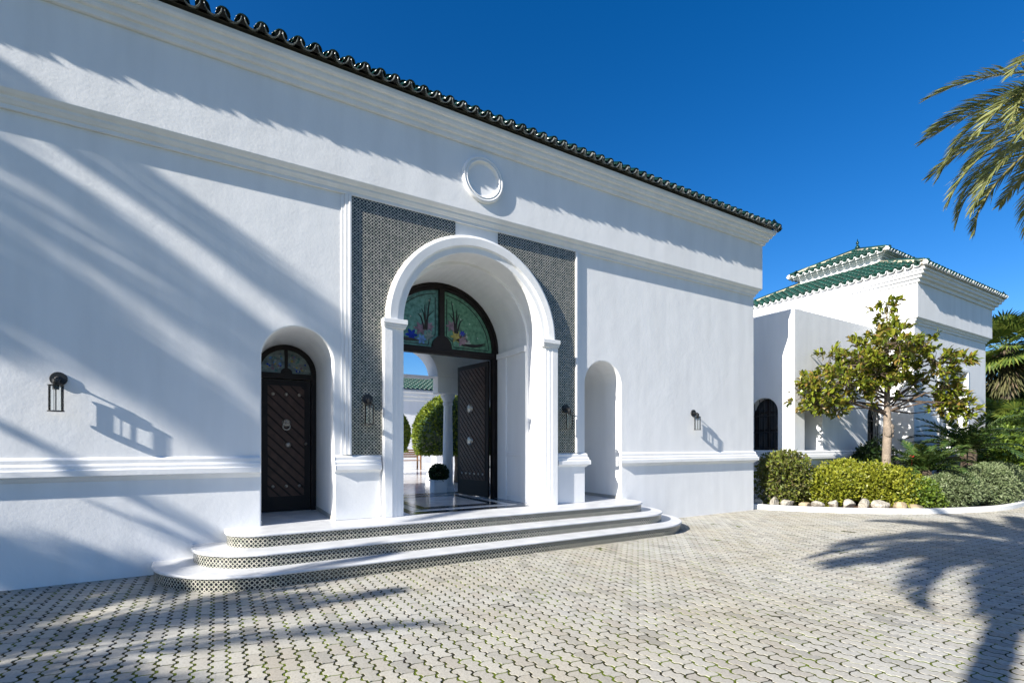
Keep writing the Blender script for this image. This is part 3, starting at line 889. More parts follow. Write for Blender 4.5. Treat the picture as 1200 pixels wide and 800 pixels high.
# main double door
md = P(empty('main_door', (XC, 1.52, .5)))
arch_frame(md, 'door_frame', 0, 0, .12, 1.247, 1.13, 3.0, .002, M_WOODF)
arch_frame(md, 'door_frame', 0, -.03, -.001, 1.247, 1.195, 3.0, .002, M_WOODF)
tr = MB().box((-1.129, -.025, 2.86), (1.129, .11, 2.985)).box((-.055, -.018, 2.986), (.055, .10, 4.128))
tr.box((-1.129, -.045, 2.90), (1.129, -.0255, 2.94))
tr.prism([(-.20 * math.cos(math.pi * k / 12), 2.986 + .24 * math.sin(math.pi * k / 12)) for k in range(13)], 'y', -.022, .09)
mk('transom', tr.v, tr.f, M_WOODF, md, bevel=.006)
for sg in (-1, 1):
    a0 = (math.pi / 2 + .05 if sg < 0 else 0); a1 = (math.pi if sg < 0 else math.pi / 2 - .05)
    pl = [(sg * .056, 2.99)] + sector(0, 2.99, 1.128, a0, a1, 20)
    q = MB().prism(pl, 'y', .05, .06); pane = mk('fanlight_pane', q.v, q.f, G_GREEN if sg > 0 else G_TEAL, md)
    # leaded border, stems, dots, flowers
    ld = MB()
    arcp = [(sg * 1.06 * math.cos(t), .046, 2.99 + 1.06 * math.sin(t)) for t in np.linspace(.06, 1.46, 16)]
    ld.tube(arcp, .008, 5); ld.tube([(sg * .12, .046, 3.24), (sg * .12, .046, 3.97)], .008, 5); ld.tube([(sg * .26, .046, 3.04), (sg * 1.05, .046, 3.04)], .008, 5)
    ld.tube([(sg * .26, .046, 3.04), (sg * .25, .046, 3.15), (sg * .12, .046, 3.24)], .008, 5)
    for bx_, tp in ((.30, (.22, .95)), (.32, (.34, .80)), (.30, (.40, .72)), (.34, (.48, .62)), (.36, (.16, .70))):
        ld.tube([(sg * bx_, .044, 3.12 + .2), (sg * (bx_ * .5 + tp[0] * .5), .044, 3.12 + .2 + (tp[1] - .2) * .55), (sg * tp[0], .044, 3.0 + tp[1])], [.018, .014, .004], 5)
    for t in np.linspace(0, 1, 5):
        ld.tube([(sg * (.45 + .1 * t), .044, 3.10 + .02 * t), (sg * (.7 + .08 * t), .044, 3.08 + .05 * t), (sg * (.98), .044, 3.13 + .06 * t)], [.012, .012, .003], 5)
    mk('lead_came', ld.v, ld.f, M_LED, pane)
    dots = MB()
    for dx, dz in ((.50, .95), (.72, .75), (.9, .5), (.35, 1.0), (.62, .55), (.55, .35), (.8, .28), (.25, .9), (.42, .62)):
        if dx * dx + dz * dz < 1.0: boss(dots, (sg * dx, .049, 2.99 + dz), .016, .008)
    mk('glass_bead', dots.v, dots.f, G_WHITE, pane)['kind'] = 'stuff'
    def flower(mb, x, z, r, k=6):
        pts = []
        for j in range(k * 4):
            a = 2 * math.pi * j / (k * 4); rr = r * (.72 + .28 * math.cos(k * a)); pts.append((x + rr * math.cos(a), z + rr * math.sin(a)))
        mb.prism(pts, 'y', .040, .0495)
    sets = [(G_BLUE, [(.60, .20, .13)]), (G_SKY, [(.40, .14, .11)]), (G_PINK, [(.42, .34, .14), (.24, .40, .10)]), (G_GREY, [(.25, .22, .11)])] if sg < 0 else \
           [(G_YEL, [(.32, .26, .13)]), (G_PINK, [(.22, .46, .13), (.46, .20, .14)]), (G_BLUE, [(.46, .34, .07)]), (G_WHITE, [(.58, .16, .07), (.54, .28, .05)])]
    for gm, L in sets:
        q = MB()
        for x, z, r in L: flower(q, sg * x, 2.99 + z, r)
        mk('glass_flower', q.v, q.f, gm, pane)
HL = 1.125
for sg, ph in ((1, R(9)), (-1, R(9))):
    hx = sg * 1.12
    def fn(x, y, z, sg=sg, ph=ph, hx=hx):
        # leaf opens inwards; x from hinge to free edge, y from its inner face
        ax = (-sg * math.sin(ph), math.cos(ph)); ay = (sg * math.cos(ph), sg * sg * math.sin(ph))
        return (hx + ax[0] * x + ay[0] * (y - .06), .10 + ax[1] * x + ay[1] * (y - .06), z + .012)
    lf_ = door_leaf('door_leaf', md, HL, 2.83, .128, .052, 1, .34, fn, both=True)
    for zc in (1.88, 1.18):
        rz = MB(); boss(rz, (HL * .56, -.006, zc), .10, .035); torus(rz, (HL * .56, -.03, zc), .07, .012)
        mk('door_rosette', rz.mapped(fn).v, rz.f, M_BRASS, lf_, smooth=True)
    st_ = MB()
    for k in range(6): boss(st_, (.17 + k * .155, -.001, .47), .026, .02)
    mk('stud', st_.mapped(fn).v, st_.f, M_BRASS, lf_, smooth=True)

# ------------------------------------------------------------------ wall lanterns
def lantern(x, z, y, label):
    t = tag(empty('wall_lantern', (x, y, z)), label, 'lantern', 'lanterns on the entrance facade')
    m = MB().tube([(0, 0, 0), (0, -.028, 0)], .078, 22); mk('backplate', m.v, m.f, M_IRON, t, bevel=.004)
    m = MB().tube([(0, -.02, 0), (0, -.125, 0), (0, -.125, -.02)], .011, 8); boss(m, (0, -.03, 0), .03, .02); mk('arm', m.v, m.f, M_IRON, t)
    m = MB().lathe((0, -.125, 0), [(.012, -.075), (.028, -.07), (.034, -.045), (.034, -.02), (.02, -.008)], 14)
    m.lathe((0, -.125, 0), [(.03, -.13), (.03, -.086)], 14).lathe((0, -.125, 0), [(.006, -.36), (.006, -.13)], 8)
    m.lathe((0, -.125, 0), [(.070, -.088), (.072, -.080), (.05, -.076)], 24); mk('cap', m.v, m.f, M_IRON, t)
    m = MB().lathe((0, -.125, 0), [(.074, -.378), (.074, -.366), (.02, -.364)], 24)
    for k in range(3):
        a = 2 * math.pi * k / 3 + .5
        m.tube([(.069 * math.cos(a), -.125 + .069 * math.sin(a), -.37), (.069 * math.cos(a), -.125 + .069 * math.sin(a), -.082)], .0022, 5)
    mk('lantern_frame', m.v, m.f, M_IRON, t)
    V = []; F = []
    for r_ in (.064, .062):
        for zz in (-.366, -.088):
            for k in range(24): V.append((r_ * math.cos(2 * math.pi * k / 24), -.125 + r_ * math.sin(2 * math.pi * k / 24), zz))
    for j in (0, 48):
        for k in range(24): F.append((j + k, j + (k + 1) % 24, j + 24 + (k + 1) % 24, j + 24 + k))
    mk('glass_cylinder', V, F, M_LGL, t, smooth=True)
lantern(-1.556, 2.344, -.001, 'black glass cylinder lantern on white wall throwing a long shadow, far from the doors')
lantern(1.925, 2.275, -.019, 'black lantern on the mosaic panel between the small wooden door and the archway')
lantern(5.609, 2.275, -.019, 'black lantern on the mosaic panel between the archway and the empty niche')
lantern(9.179, 2.313, -.001, 'small black lantern on plain white wall near the building corner by the shrubs')

# ------------------------------------------------------------------ pavilion and its wing
pav = tag(empty('pavilion', (21, 2, 0)), 'white pavilion with two-tiered green tiled roof and a finial', 'building')
def Q(o): o.parent = pav; o.location = Vector(o.location) - Vector((21, 2, 0)); return o
VX0, VX1, VY0, VY1 = 18.1, 23.9, -.82, 4.9
mb = MB(); facade(mb, VX0, VX1, -.03, 5.4, [(21.05, 1.13, 1.3, 4.08, False, .26)], n=VY0)
for (a, b) in (((VX0, VY0), (VX0, VY1)), ((VX1, VY0), (VX1, VY1)), ((VX0, VY1), (VX1, VY1))):
    mb.add([(*a, -.03), (*b, -.03), (*b, 5.4), (*a, 5.4)], [(0, 1, 2, 3)])
Q(mb.build('pavilion_wall', M_ST, weld=True))
vr = (VX0, VX1, VY0, VY1)
Q(MB().ring(vr, [(.003, 5.262), (.035, 5.262), (.035, 5.315), (.082, 5.355), (.082, 5.385), (.144, 5.434), (.144, 6.53)]).build('frieze', M_ST, bevel=.006))
Q(MB().ring(vr, [(.147, 6.46), (.20, 6.465), (.20, 6.56), (.28, 6.57), (.28, 6.65), (.35, 6.66), (.35, 6.745), (.40, 6.75), (.40, 6.815), (.1, 6.818)]).build('cornice', M_ST, bevel=.004))
Q(MB().ring(vr, [(o_, z) for o_, z in DP]).build('dado_rail', M_ST))
# twin arched window in the recess
mb = MB(); facade(mb, 19.9, 22.2, 1.3, 4.1, [(20.5, .36, 1.5, 2.9, True, .12), (21.6, .36, 1.5, 2.9, True, .12)], n=VY0 + .26)
Q(mb.build('window_surround', M_ST, weld=True))
for c in (20.5, 21.6):
    Q(MB().box((c - .4, VY0 + .37, 1.45), (c + .4, VY0 + .39, 3.4)).build('window_glass', M_DARK))
    f = MB()
    for dx in (-.34, 0, .34): f.box((c + dx - .02, VY0 + .335, 1.5), (c + dx + .02, VY0 + .368, 3.3))
    for z in (1.52, 2.2, 2.9): f.box((c - .34, VY0 + .34, z), (c + .34, VY0 + .367, z + .035))
    Q(f.build('window_sash', M_WPLUG))
for x in (20.03, 21.05, 22.07):
    Q(MB().lathe((x, VY0 + .13, 0), [(.10, 1.31), (.10, 1.4), (.075, 1.45), (.065, 2.9), (.10, 3.0), (.11, 3.1)], 14).build('window_column', M_ST))
for a, b in (((19.80, VY0 - .03, 1.3), (19.90, VY0 - .002, 4.10)), ((22.20, VY0 - .03, 1.3), (22.30, VY0 - .002, 4.10)), ((19.80, VY0 - .03, 4.102), (22.30, VY0 - .002, 4.2))):
    Q(MB().box(a, b).build('window_architrave', M_ST, bevel=.006))
def tiled_roof(rect, z0, pitch, maxrun, nm, sp=.2165, plug=True):
    dk = Q(deck(rect, z0, pitch, maxrun).build(nm, M_WPLUG))
    SV, SF, c = [], [], 0; PVl, PFl, pc = [], [], 0
    a1, b1 = halfpipe(.088, .072, .37, n=7); a2, b2 = halfpipe(.088, .074, .37, n=7, up=False); a3, b3 = halfpipe(.099, .088, .14, n=7, up=False)
    for cover, k, fi, M in tile_places(rect, z0, pitch, sp, maxrun, .31):
        A, B = (a1, b1) if cover else (a2, b2); Mn = np.array(M)
        SV.append(A @ Mn[:3, :3].T + Mn[:3, 3]); SF += [tuple(i + c for i in f) for f in B]; c += len(A)
        if k == 0 and not cover:
            PVl.append((a3 + np.array([0, -.012, -.012])) @ Mn[:3, :3].T + Mn[:3, 3]); PFl += [tuple(i + pc for i in f) for f in b3]; pc += len(a3)
    o = mk('green_roof_tiles', np.vstack(SV), SF, M_GREEN, dk, smooth=True); o['kind'] = 'stuff'
    if plug:
        o = mk('white_eave_tiles', np.vstack(PVl), PFl, M_WPLUG, dk, smooth=True); o['kind'] = 'stuff'
    return dk
P1 = math.atan(.49)
lr = (17.68, 24.32, -1.24, 5.32)
d1 = tiled_roof(lr, 6.87, P1, 2.0, 'lower_roof')
dx0, dx1, dy0, dy1 = 19.56, 22.44, .64, 3.44
Q(MB().ring((dx0, dx1, dy0, dy1), [(0, 7.4), (0, 8.01), (.06, 8.015), (.06, 8.06), (.14, 8.065), (.14, 8.115), (0, 8.12)]).build('roof_drum', M_ST))
ur = (19.30, 22.70, .38, 3.70)
P2_ = math.atan(.48)
d2 = tiled_roof(ur, 8.15, P2_, 1.66, 'upper_roof')
def hips(rect, z0, pitch, run, parent):
    x0, x1, y0, y1 = rect
    for hx, hy, sx, sy in ((x0, y0, 1, 1), (x1, y0, -1, 1), (x1, y1, -1, -1), (x0, y1, 1, -1)):
        a = Vector((hx, hy, z0 + .05)); b = Vector((hx + sx * run, hy + sy * run, z0 + .05 + run * math.tan(pitch)))
        m = MB().tube([a, b], .08, 8); mk('hip_mortar', m.v, m.f, M_CREAM, parent, smooth=True)
        m = MB().tube([a + Vector((0, 0, .08)) + (b - a) * .02, b + Vector((0, 0, .08))], .042, 6); mk('hip_capping', m.v, m.f, M_GREEN, parent, smooth=True)
hips(lr, 6.87, P1, 1.9, d1); hips(ur, 8.15, P2_, 1.64, d2)
for rect, z in ((lr, 6.87), (ur, 8.15)):
    for hx in rect[:2]:
        for hy in rect[2:]: m = MB().ball((hx, hy, z + .05), .075, 12, 8); Q(m.build('corner_knob', M_WPLUG, smooth=True))
fo = Q(finial((21.0, 2.04, 0), .62).build('roof_finial', M_GLAZE, smooth=True)); fo.location.z = 8.97

wing = tag(empty('side_wing', (15.6, 0, 0)), 'flat-topped white wing with arched grilled windows joining the pavilion', 'building')
def Wp(o): o.parent = wing; o.location = Vector(o.location) - Vector((15.6, 0, 0)); return o
WX0, WX1, WY1, WT = 13.2, 18.159, 6.0, 5.235
mb = MB(); facade(mb, WX0, WX1, -.03, WT, [(14.13, .445, 1.46, 2.44, True, .5), (17.56, .42, 1.46, 2.46, True, .28)])
lw = MB(); facade(lw, 0, WY1, -.03, WT, [(.87, .40, 1.46, 2.52, True, .28)])
lw.mapped(lambda s, n, z: (WX0 + n, s, z))
mb.add(lw.v, lw.f)
mb.add([(WX0, 0, WT), (WX1, 0, WT), (WX1, WY1, WT), (WX0, WY1, WT)], [(0, 1, 2, 3)])
Wp(mb.build('wing_wall', M_ST, weld=True))
Wp(dado(WX0, WX1, 1, 0).build('dado_rail', M_ST))
Wp(dado(0, WY1, 1, 0).mapped(lambda x, y, z: (WX0 + y, x, z)).build('dado_rail', M_ST))
def grille(fn, c, hw, z0, spr, d):
    m = MB()
    for k in range(-2, 3):
        x = c + k * hw * .38; top = spr + math.sqrt(max(0, hw * hw - (x - c) ** 2)) - .01
        m.tube([(x, d, z0), (x, d, top)], .011, 6)
    for z in (z0 + .06, z0 + .5, spr - .1): m.tube([(c - hw, d, z), (c + hw, d, z)], .010, 6)
    return m.mapped(fn)
idf = lambda s, n, z: (s, n, z); lff = lambda s, n, z: (WX0 + n, s, z)
for fn, c, hw, spr in ((idf, 17.56, .42, 2.46), (lff, .87, .40, 2.52)):
    w = Wp(MB().box((c - hw - .05, .25, 1.42), (c + hw + .05, .29, spr + hw + .05)).mapped(fn).build('window', M_DARK))
    w.location = -Vector((15.6, 0, 0))
    g = grille(fn, c, hw, 1.46, spr, .05); mk('window_grille', g.v, g.f, M_IRON, w)
    s = MB()
    for dx in (-hw + .03, 0, hw - .03): s.box((c + dx - .028, .21, 1.46), (c + dx + .028, .248, spr + hw * (.95 if dx == 0 else .2)))
    for z in (1.46, 2.0, 2.5): s.box((c - hw, .214, z), (c + hw, .2475, z + .045))
    s.mapped(fn); mk('window_sash', s.v, s.f, M_WOODF, w)
sh = Wp(MB().box((13.6, .49, 1.42), (14.65, .53, 3.0)).build('shutter', M_SHUT)); s = MB()
for k in range(26): s.add([(13.70, .47, 1.48 + k * .055), (14.56, .47, 1.48 + k * .055), (14.56, .489, 1.525 + k * .055), (13.70, .489, 1.525 + k * .055)], [(0, 1, 2, 3)])
s2 = mk('shutter_slat', s.v, s.f, M_SHUT, sh); s2['kind'] = 'stuff'

# ------------------------------------------------------------------ courtyard: far house, wall, bench, topiary
hs_ = tag(empty('courtyard_house', (8, 19, .5)), 'white house with green tiled roof across the courtyard seen through the archway', 'building')
def Hs(o): o.parent = hs_; o.location = Vector(o.location) - Vector((8, 19, .5)); return o
mb = MB(); facade(mb, -1, 15, .5, 4.4, [(c, .5, 1.0 if k % 2 else .5, 2.5, True, .3) for k, c in enumerate((1.5, 4.2, 6.9, 9.6, 12.3))], n=18)
mb.add([(-1, 18, .5), (-1, 24, .5), (-1, 24, 4.4), (-1, 18, 4.4)], [(0, 1, 2, 3)]).add([(15, 18, .5), (15, 24, .5), (15, 24, 4.4), (15, 18, 4.4)], [(0, 1, 2, 3)])
Hs(mb.build('wall', M_ST, weld=True)); Hs(MB().box((-.9, 18.29, .5), (14.9, 18.3, 3.2)).build('window', M_DARK))
Hs(MB().ring((-1, 15, 18, 24), [(0, 4.0), (.1, 4.02), (.1, 4.2), (.22, 4.22), (.22, 4.4), (.35, 4.42), (.35, 4.5), (0, 4.5)]).build('cornice', M_ST))
rr_ = (-1.4, 15.4, 17.6, 24.4)
Hs(deck(rr_, 4.52, R(17), 3.3).build('roof', M_WPLUG)); SV, SF, c = [], [], 0
a1, b1 = halfpipe(.105, .095, .5, n=5)
for cover, k, fi, M in tile_places(rr_, 4.52, R(17), .25, 3.3, .45, faces=(0, 1, 3)):
    if not cover: continue
    Mn = np.array(M); SV.append(a1 @ Mn[:3, :3].T + Mn[:3, 3]); SF += [tuple(i + c for i in f) for f in b1]; c += len(a1)
o = Hs(mk('roof_tiles', np.vstack(SV), SF, M_GREEN, smooth=True)); o['kind'] = 'stuff'
m = MB()
for hx, sx in ((rr_[0], 1), (rr_[1], -1)):
    for hy, sy in ((rr_[2], 1), (rr_[3], -1)): m.tube([(hx, hy, 4.62), (hx + sx * 3.3, hy + sy * 3.3, 4.62 + 3.3 * math.tan(R(17)))], .1, 7)
m.tube([(rr_[0] + 3.3, 21, 5.66), (rr_[1] - 3.3, 21, 5.66)], .12, 7)
Hs(m.build('ridge_tile', M_CREAM, smooth=True))
lw = MB().box((1.5, 16.0, .5), (16, 16.25, 1.25)).box((1.45, 15.95, 1.252), (16.05, 16.3, 1.33)).build('garden_wall', M_ST, bevel=.01)
tag(lw, 'low white wall at the back of the courtyard behind the bench', 'wall')
M_TEAK = pmat('warm_teak', (.28, .14, .06), .6, .35, 12, .2, 50)
bn = tag(empty('garden_bench', (7.35, 14.3, .5)), 'brown wooden bench with armrests against the courtyard wall', 'bench')
for sx in (-.62, .62):
    for sy in (-.22, .22):
        m = MB().box((sx - .03, sy - .03, 0), (sx + .03, sy + .03, .62 if sy < 0 else .92)); mk('leg', m.v, m.f, M_TEAK, bn)
    m = MB().box((sx - .035, -.28, .622), (sx + .035, .18, .655)); mk('armrest', m.v, m.f, M_TEAK, bn)
for k in range(5):
    m = MB().box((-.585, -.25 + k * .1, .40), (.585, -.17 + k * .1, .43)); mk('seat_slat', m.v, m.f, M_TEAK, bn)
for k in range(4):
    m = MB().box((-.585, .20, .55 + k * .1), (.585, .225, .62 + k * .1)); mk('back_slat', m.v, m.f, M_TEAK, bn)
pd = tag(MB().box((8.05, 12.6, .5), (8.75, 13.3, .62)).box((8.15, 12.7, .622), (8.65, 13.2, 1.5)).box((8.1, 12.65, 1.502), (8.7, 13.25, 1.6)).build('pedestal', M_ST, bevel=.012), 'square white pedestal standing in the sunlit courtyard by the bench', 'pedestal')
pd2 = tag(MB().lathe((6.9, 9.8, .5), [(.26, 0), (.26, .08), (.2, .1), (.28, .2), (.33, .42), (.36, .45), (.3, .46)], 20).build('planter_bowl', M_ST), 'round white planter bowl on the courtyard floor', 'planter')

# ------------------------------------------------------------------ foliage helpers
def leafcloud(pos, out, l, w, seed, spread=.9, fold=.25, up=.25):
    """diamond leaves folded along the midrib; pos Nx3, out Nx3 (rough outward direction)"""
    r = np.random.default_rng(seed); n = len(pos)
    d = out + r.normal(0, spread, (n, 3)); d[:, 2] += up; d /= np.linalg.norm(d, axis=1)[:, None] + 1e-9
    a = np.cross(d, r.normal(0, 1, (n, 3))); a /= np.linalg.norm(a, axis=1)[:, None] + 1e-9
    nn = np.cross(d, a)
    sz = r.uniform(.55, 1.4, n)[:, None]; L = l * sz; Wd = w * sz * r.uniform(.8, 1.15, n)[:, None]
    b = pos; t = pos + d * L
    m1 = pos + d * L * .45 + a * Wd * .5 + nn * Wd * fold; m2 = pos + d * L * .45 - a * Wd * .5 + nn * Wd * fold
    V = np.stack([b, m1, t, m2], 1).reshape(-1, 3)
    k = np.arange(n)[:, None] * 4
    F = np.concatenate([k + np.array([[0, 1, 2]]), k + np.array([[0, 2, 3]])], 0)
    return V, F
def clumpy(center, radii, n, seed, lo=.72, flat_bottom=None, nb=26, amp=.16, power=2.0):
    """points in the outer shell of a lumpy ellipsoid (superellipsoid if power>2)"""
    r = np.random.default_rng(seed)
    d = r.normal(0, 1, (n, 3)); d /= np.linalg.norm(d, axis=1)[:, None]
    bd = r.normal(0, 1, (nb, 3)); bd /= np.linalg.norm(bd, axis=1)[:, None]; bh = r.uniform(-.6, 1, nb)
    bump = (np.exp((d @ bd.T - 1) * 14) * bh).sum(1)
    s = 1 / (np.abs(d) ** power).sum(1) ** (1 / power)
    rad = (lo + (1 - lo) * r.random(n) ** .5) * (1 + amp * bump)
    p = d * (s * rad)[:, None] * np.array(radii) + np.array(center)
    if flat_bottom is not None:
        k = p[:, 2] > flat_bottom; p, d = p[k], d[k]
    return p, d
def shrub(name, label, cat, base, radii, mat, n, l, w, seed, group=None, power=2.5, core=True, amp=.24, lo=.55, zoff=None, stems=5):
    t = tag(empty(name, base), label, cat, group)
    cz = radii[2] * .92 if zoff is None else zoff
    p, d = clumpy((0, 0, cz), radii, n, seed, power=power, flat_bottom=.03, amp=amp, lo=lo)
    V, F = leafcloud(p, d, l, w, seed, spread=1.1)
    if core:
        p2, d2 = clumpy((0, 0, cz), [q * .66 for q in radii], n // 3, seed + 1, power=power, flat_bottom=.02, amp=amp, lo=.3)
        V2, F2 = leafcloud(p2, d2, l * 1.5, w * 2.0, seed + 1); F = np.vstack([F, F2 + len(V)]); V = np.vstack([V, V2])
    mk('foliage', V, F, mat, t)
    r = random.Random(seed); m = MB()
    for k in range(stems):
        a = r.uniform(0, 6.28); q = r.uniform(.2, .6)
        m.tube([(.1 * math.cos(a), .1 * math.sin(a), -.05), (q * radii[0] * math.cos(a), q * radii[1] * math.sin(a), cz * 1.1)], [.02, .008], 5)
    mk('stem', m.v, m.f, M_TWIG, t)
    return t

L_YEL = leafmat('yellow_green_shrub_leaf', [(.10, .13, .012), (.21, .23, .02), (.30, .30, .03), (.15, .18, .015)], .4, .22)
L_PUR = leafmat('bronze_green_leaf', [(.055, .085, .02), (.10, .10, .04), (.13, .17, .02), (.15, .11, .06), (.22, .25, .03), (.10, .14, .02)], .45, .2)
L_GRY = leafmat('grey_green_leaf', [(.08, .115, .045), (.14, .185, .08), (.24, .28, .15), (.10, .14, .05)], .55, .2)
L_GRN = leafmat('mid_green_leaf', [(.05, .095, .014), (.10, .16, .018), (.18, .24, .025)], .45, .2)
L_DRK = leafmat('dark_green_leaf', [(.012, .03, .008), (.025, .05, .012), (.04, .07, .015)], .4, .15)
L_TOP = leafmat('clipped_topiary_leaf', [(.08, .13, .014), (.16, .21, .018), (.24, .28, .025)], .4, .2)
L_MAG = leafmat('magnolia_leaf', [(.045, .075, .012), (.14, .18, .016), (.25, .27, .022), (.07, .11, .014), (.24, .15, .04), (.12, .16, .016), (.30, .27, .03)], .28, .2)
L_CYC = leafmat('cycad_leaf', [(.025, .065, .018), (.06, .105, .025), (.12, .16, .04)], .22, .12)
L_FAN = leafmat('fan_palm_leaf', [(.05, .09, .02), (.11, .16, .028), (.18, .21, .038)], .4, .2)
L_DRY = leafmat('dry_palm_skirt', [(.06, .07, .02), (.13, .12, .045), (.045, .06, .02), (.22, .15, .10)], .7, .15)

# clipped topiary domes in the courtyard
def topiary(x, y, r, zc, zb, seed, label):
    t = tag(empty('topiary_tree', (x, y, .5)), label, 'topiary', 'clipped trees in the courtyard')
    p, d = clumpy((0, 0, zc - .5), (r, r, r), 9000, seed, lo=.95, amp=.03, flat_bottom=zb - .5)
    r_ = np.random.default_rng(seed)
    k = 2600; a = r_.uniform(0, 6.28, k); q = r * np.sqrt(r_.random(k)) * .93; hb = zb - .5
    pb = np.c_[q * np.cos(a), q * np.sin(a), np.full(k, hb) + r_.uniform(-.02, .05, k)]
    p = np.vstack([p, pb]); d = np.vstack([d, np.tile([0, 0, -1.], (k, 1))])
    V, F = leafcloud(p, d, .085, .055, seed, spread=.7, up=.05)
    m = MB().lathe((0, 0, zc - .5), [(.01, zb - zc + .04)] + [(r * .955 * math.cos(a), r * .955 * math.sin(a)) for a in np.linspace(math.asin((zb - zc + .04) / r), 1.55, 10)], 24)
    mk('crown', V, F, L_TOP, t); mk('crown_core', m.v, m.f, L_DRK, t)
    m = MB().tube([(0, 0, -.02), (.03, .02, .5), (0, 0, zb - .3)], [.085, .07, .075], 9); mk('trunk', m.v, m.f, M_BARK, t, smooth=True)
topiary(6.12, 6.05, 1.26, 1.87, 1.38, 11, 'large clipped dome topiary nearest the arcade column, half in shade')
topiary(5.2, 10.6, .98, 2.05, 1.43, 12, 'clipped dome topiary farther back at the left edge of the archway view')
topiary(11.5, 9.4, 1.1, 2.4, 1.4, 13, 'clipped dome topiary farther right in the courtyard behind the open door')
pl = tag(MB().box((4.27, 3.16, .5), (4.59, 3.46, .76)).box((4.25, 3.14, .762), (4.61, 3.48, .80)).build('planter', M_ST, bevel=.01), 'square white planter at the foot of the arcade column', 'planter')
shrub('boxwood_ball', 'small dark clipped boxwood ball growing in the square white planter', 'shrub', (4.43, 3.31, .74), (.21, .21, .2), L_DRK, 1500, .05, .035, 5, power=2, amp=.03, lo=.9, zoff=.2)

# ------------------------------------------------------------------ planting bed
shrub('bronze_shrub', 'bronze green flat-topped shrub beside the building corner', 'shrub', (12.72, .02, .05), (.62, .55, .70), L_PUR, 5200, .075, .045, 21, power=3.2, zoff=.70)
shrub('golden_shrub', 'rounded yellow-green shrub behind the leftmost kerb stones', 'shrub', (13.62, -.62, .05), (.80, .62, .50), L_YEL, 5600, .07, .045, 22, 'yellow-green shrubs in the bed')
shrub('golden_shrub', 'small yellow-green shrub close to the wing wall, behind the front shrubs', 'shrub', (14.55, -.55, .05), (.62, .45, .62), L_YEL, 4000, .07, .045, 23, 'yellow-green shrubs in the bed')
shrub('golden_shrub', 'widest yellow-green shrub in front of the magnolia trunk', 'shrub', (14.75, -1.42, .05), (.95, .70, .54), L_YEL, 6500, .07, .045, 24, 'yellow-green shrubs in the bed')
shrub('green_shrub', 'low mid-green shrub at the kerb between yellow-green and grey-green shrubs', 'shrub', (15.0, -2.05, .05), (.55, .42, .38), L_GRN, 3200, .06, .04, 25)
shrub('grey_shrub', 'spreading grey-green shrub at the kerb in front of the cycads', 'shrub', (16.0, -2.42, .05), (.85, .50, .46), L_GRY, 6000, .065, .035, 26, 'grey-green shrubs along the kerb')
shrub('grey_shrub', 'grey-green shrub along the kerb under the large cycad, cut by the picture edge', 'shrub', (17.8, -2.68, .05), (1.6, .42, .56), L_GRY, 9500, .065, .035, 27, 'grey-green shrubs along the kerb')
shrub('dark_shrub', 'dark rounded shrub just behind the magnolia trunk', 'shrub', (16.1, -.55, .05), (.62, .5, .82), L_DRK, 4200, .09, .05, 28, power=2.2)
shrub('green_hedge', 'broad mound of mid-green hedge before the pavilion window', 'hedge', (21.6, -2.15, .05), (2.3, .8, 1.12), L_GRN, 9000, .11, .07, 29, power=2.3)
shrub('green_hedge', 'tall mid-green hedge mound at the right end of the bed', 'hedge', (24.3, -2.0, .05), (2.0, .9, 1.5), L_GRN, 8000, .12, .075, 30, power=2.3)

# stones along the kerb
ROCK = [(11.90, .20, .17, .11), (12.12, -.10, .15, .15), (12.28, -.36, .20, .12), (12.50, -.62, .18, .10), (12.68, -.86, .17, .11), (12.98, -1.06, .16, .14), (13.22, -1.30, .19, .14), (13.50, -1.50, .20, .15), (13.78, -1.74, .23, .15), (14.05, -2.02, .20, .13), (14.35, -2.22, .22, .10)]
M_ROCKA = pmat('pale_limestone', (.50, .46, .39), .9, .5, 9, .8, 22, dist=.05)
M_ROCKB = pmat('ochre_stone', (.46, .36, .23), .9, .35, 7, .5, 18, dist=.03)
RL = ['small pale kerb stone nearest the building corner', 'upright pale stone second from the building corner', 'long flat stone before the bronze shrub', 'ochre flat stone between bronze and golden shrubs', 'whitish flat stone left of the upright stones', 'upright whitish stone under the leftmost golden shrub', 'pale block stone right of the upright whitish stone', 'largest whitish block in the kerb stone row', 'broad pale stone under the gap between golden shrubs', 'ochre stone below the widest golden shrub', 'low ochre slab at the far end of the stone row']
for i, (x, y, r, h) in enumerate(ROCK):
    m = MB().ball((0, 0, 0), 1, 18, 12); rr = np.random.default_rng(60 + i); A = np.array(m.v)
    nz = rr.normal(0, 1, (7, 3)); nz /= np.linalg.norm(nz, axis=1)[:, None]
    cut = rr.uniform(.45, .8, 7)
    for q, c in zip(nz, cut):
        dd = A @ q; k = dd > c; A[k] -= np.outer(dd[k] - c, q) * .93
    A *= np.array([r, r * rr.uniform(.65, .9), h]); an = rr.uniform(-.5, .5)
    A = A @ np.array([[math.cos(an), math.sin(an), 0], [-math.sin(an), math.cos(an), 0], [0, 0, 1]])
    o = mk('stone', A, m.f, M_ROCKB if i in (3, 9, 10) else M_ROCKA, loc=(x, y, .055 + h * .7)); tag(o, RL[i], 'stone', 'stones along the kerb')

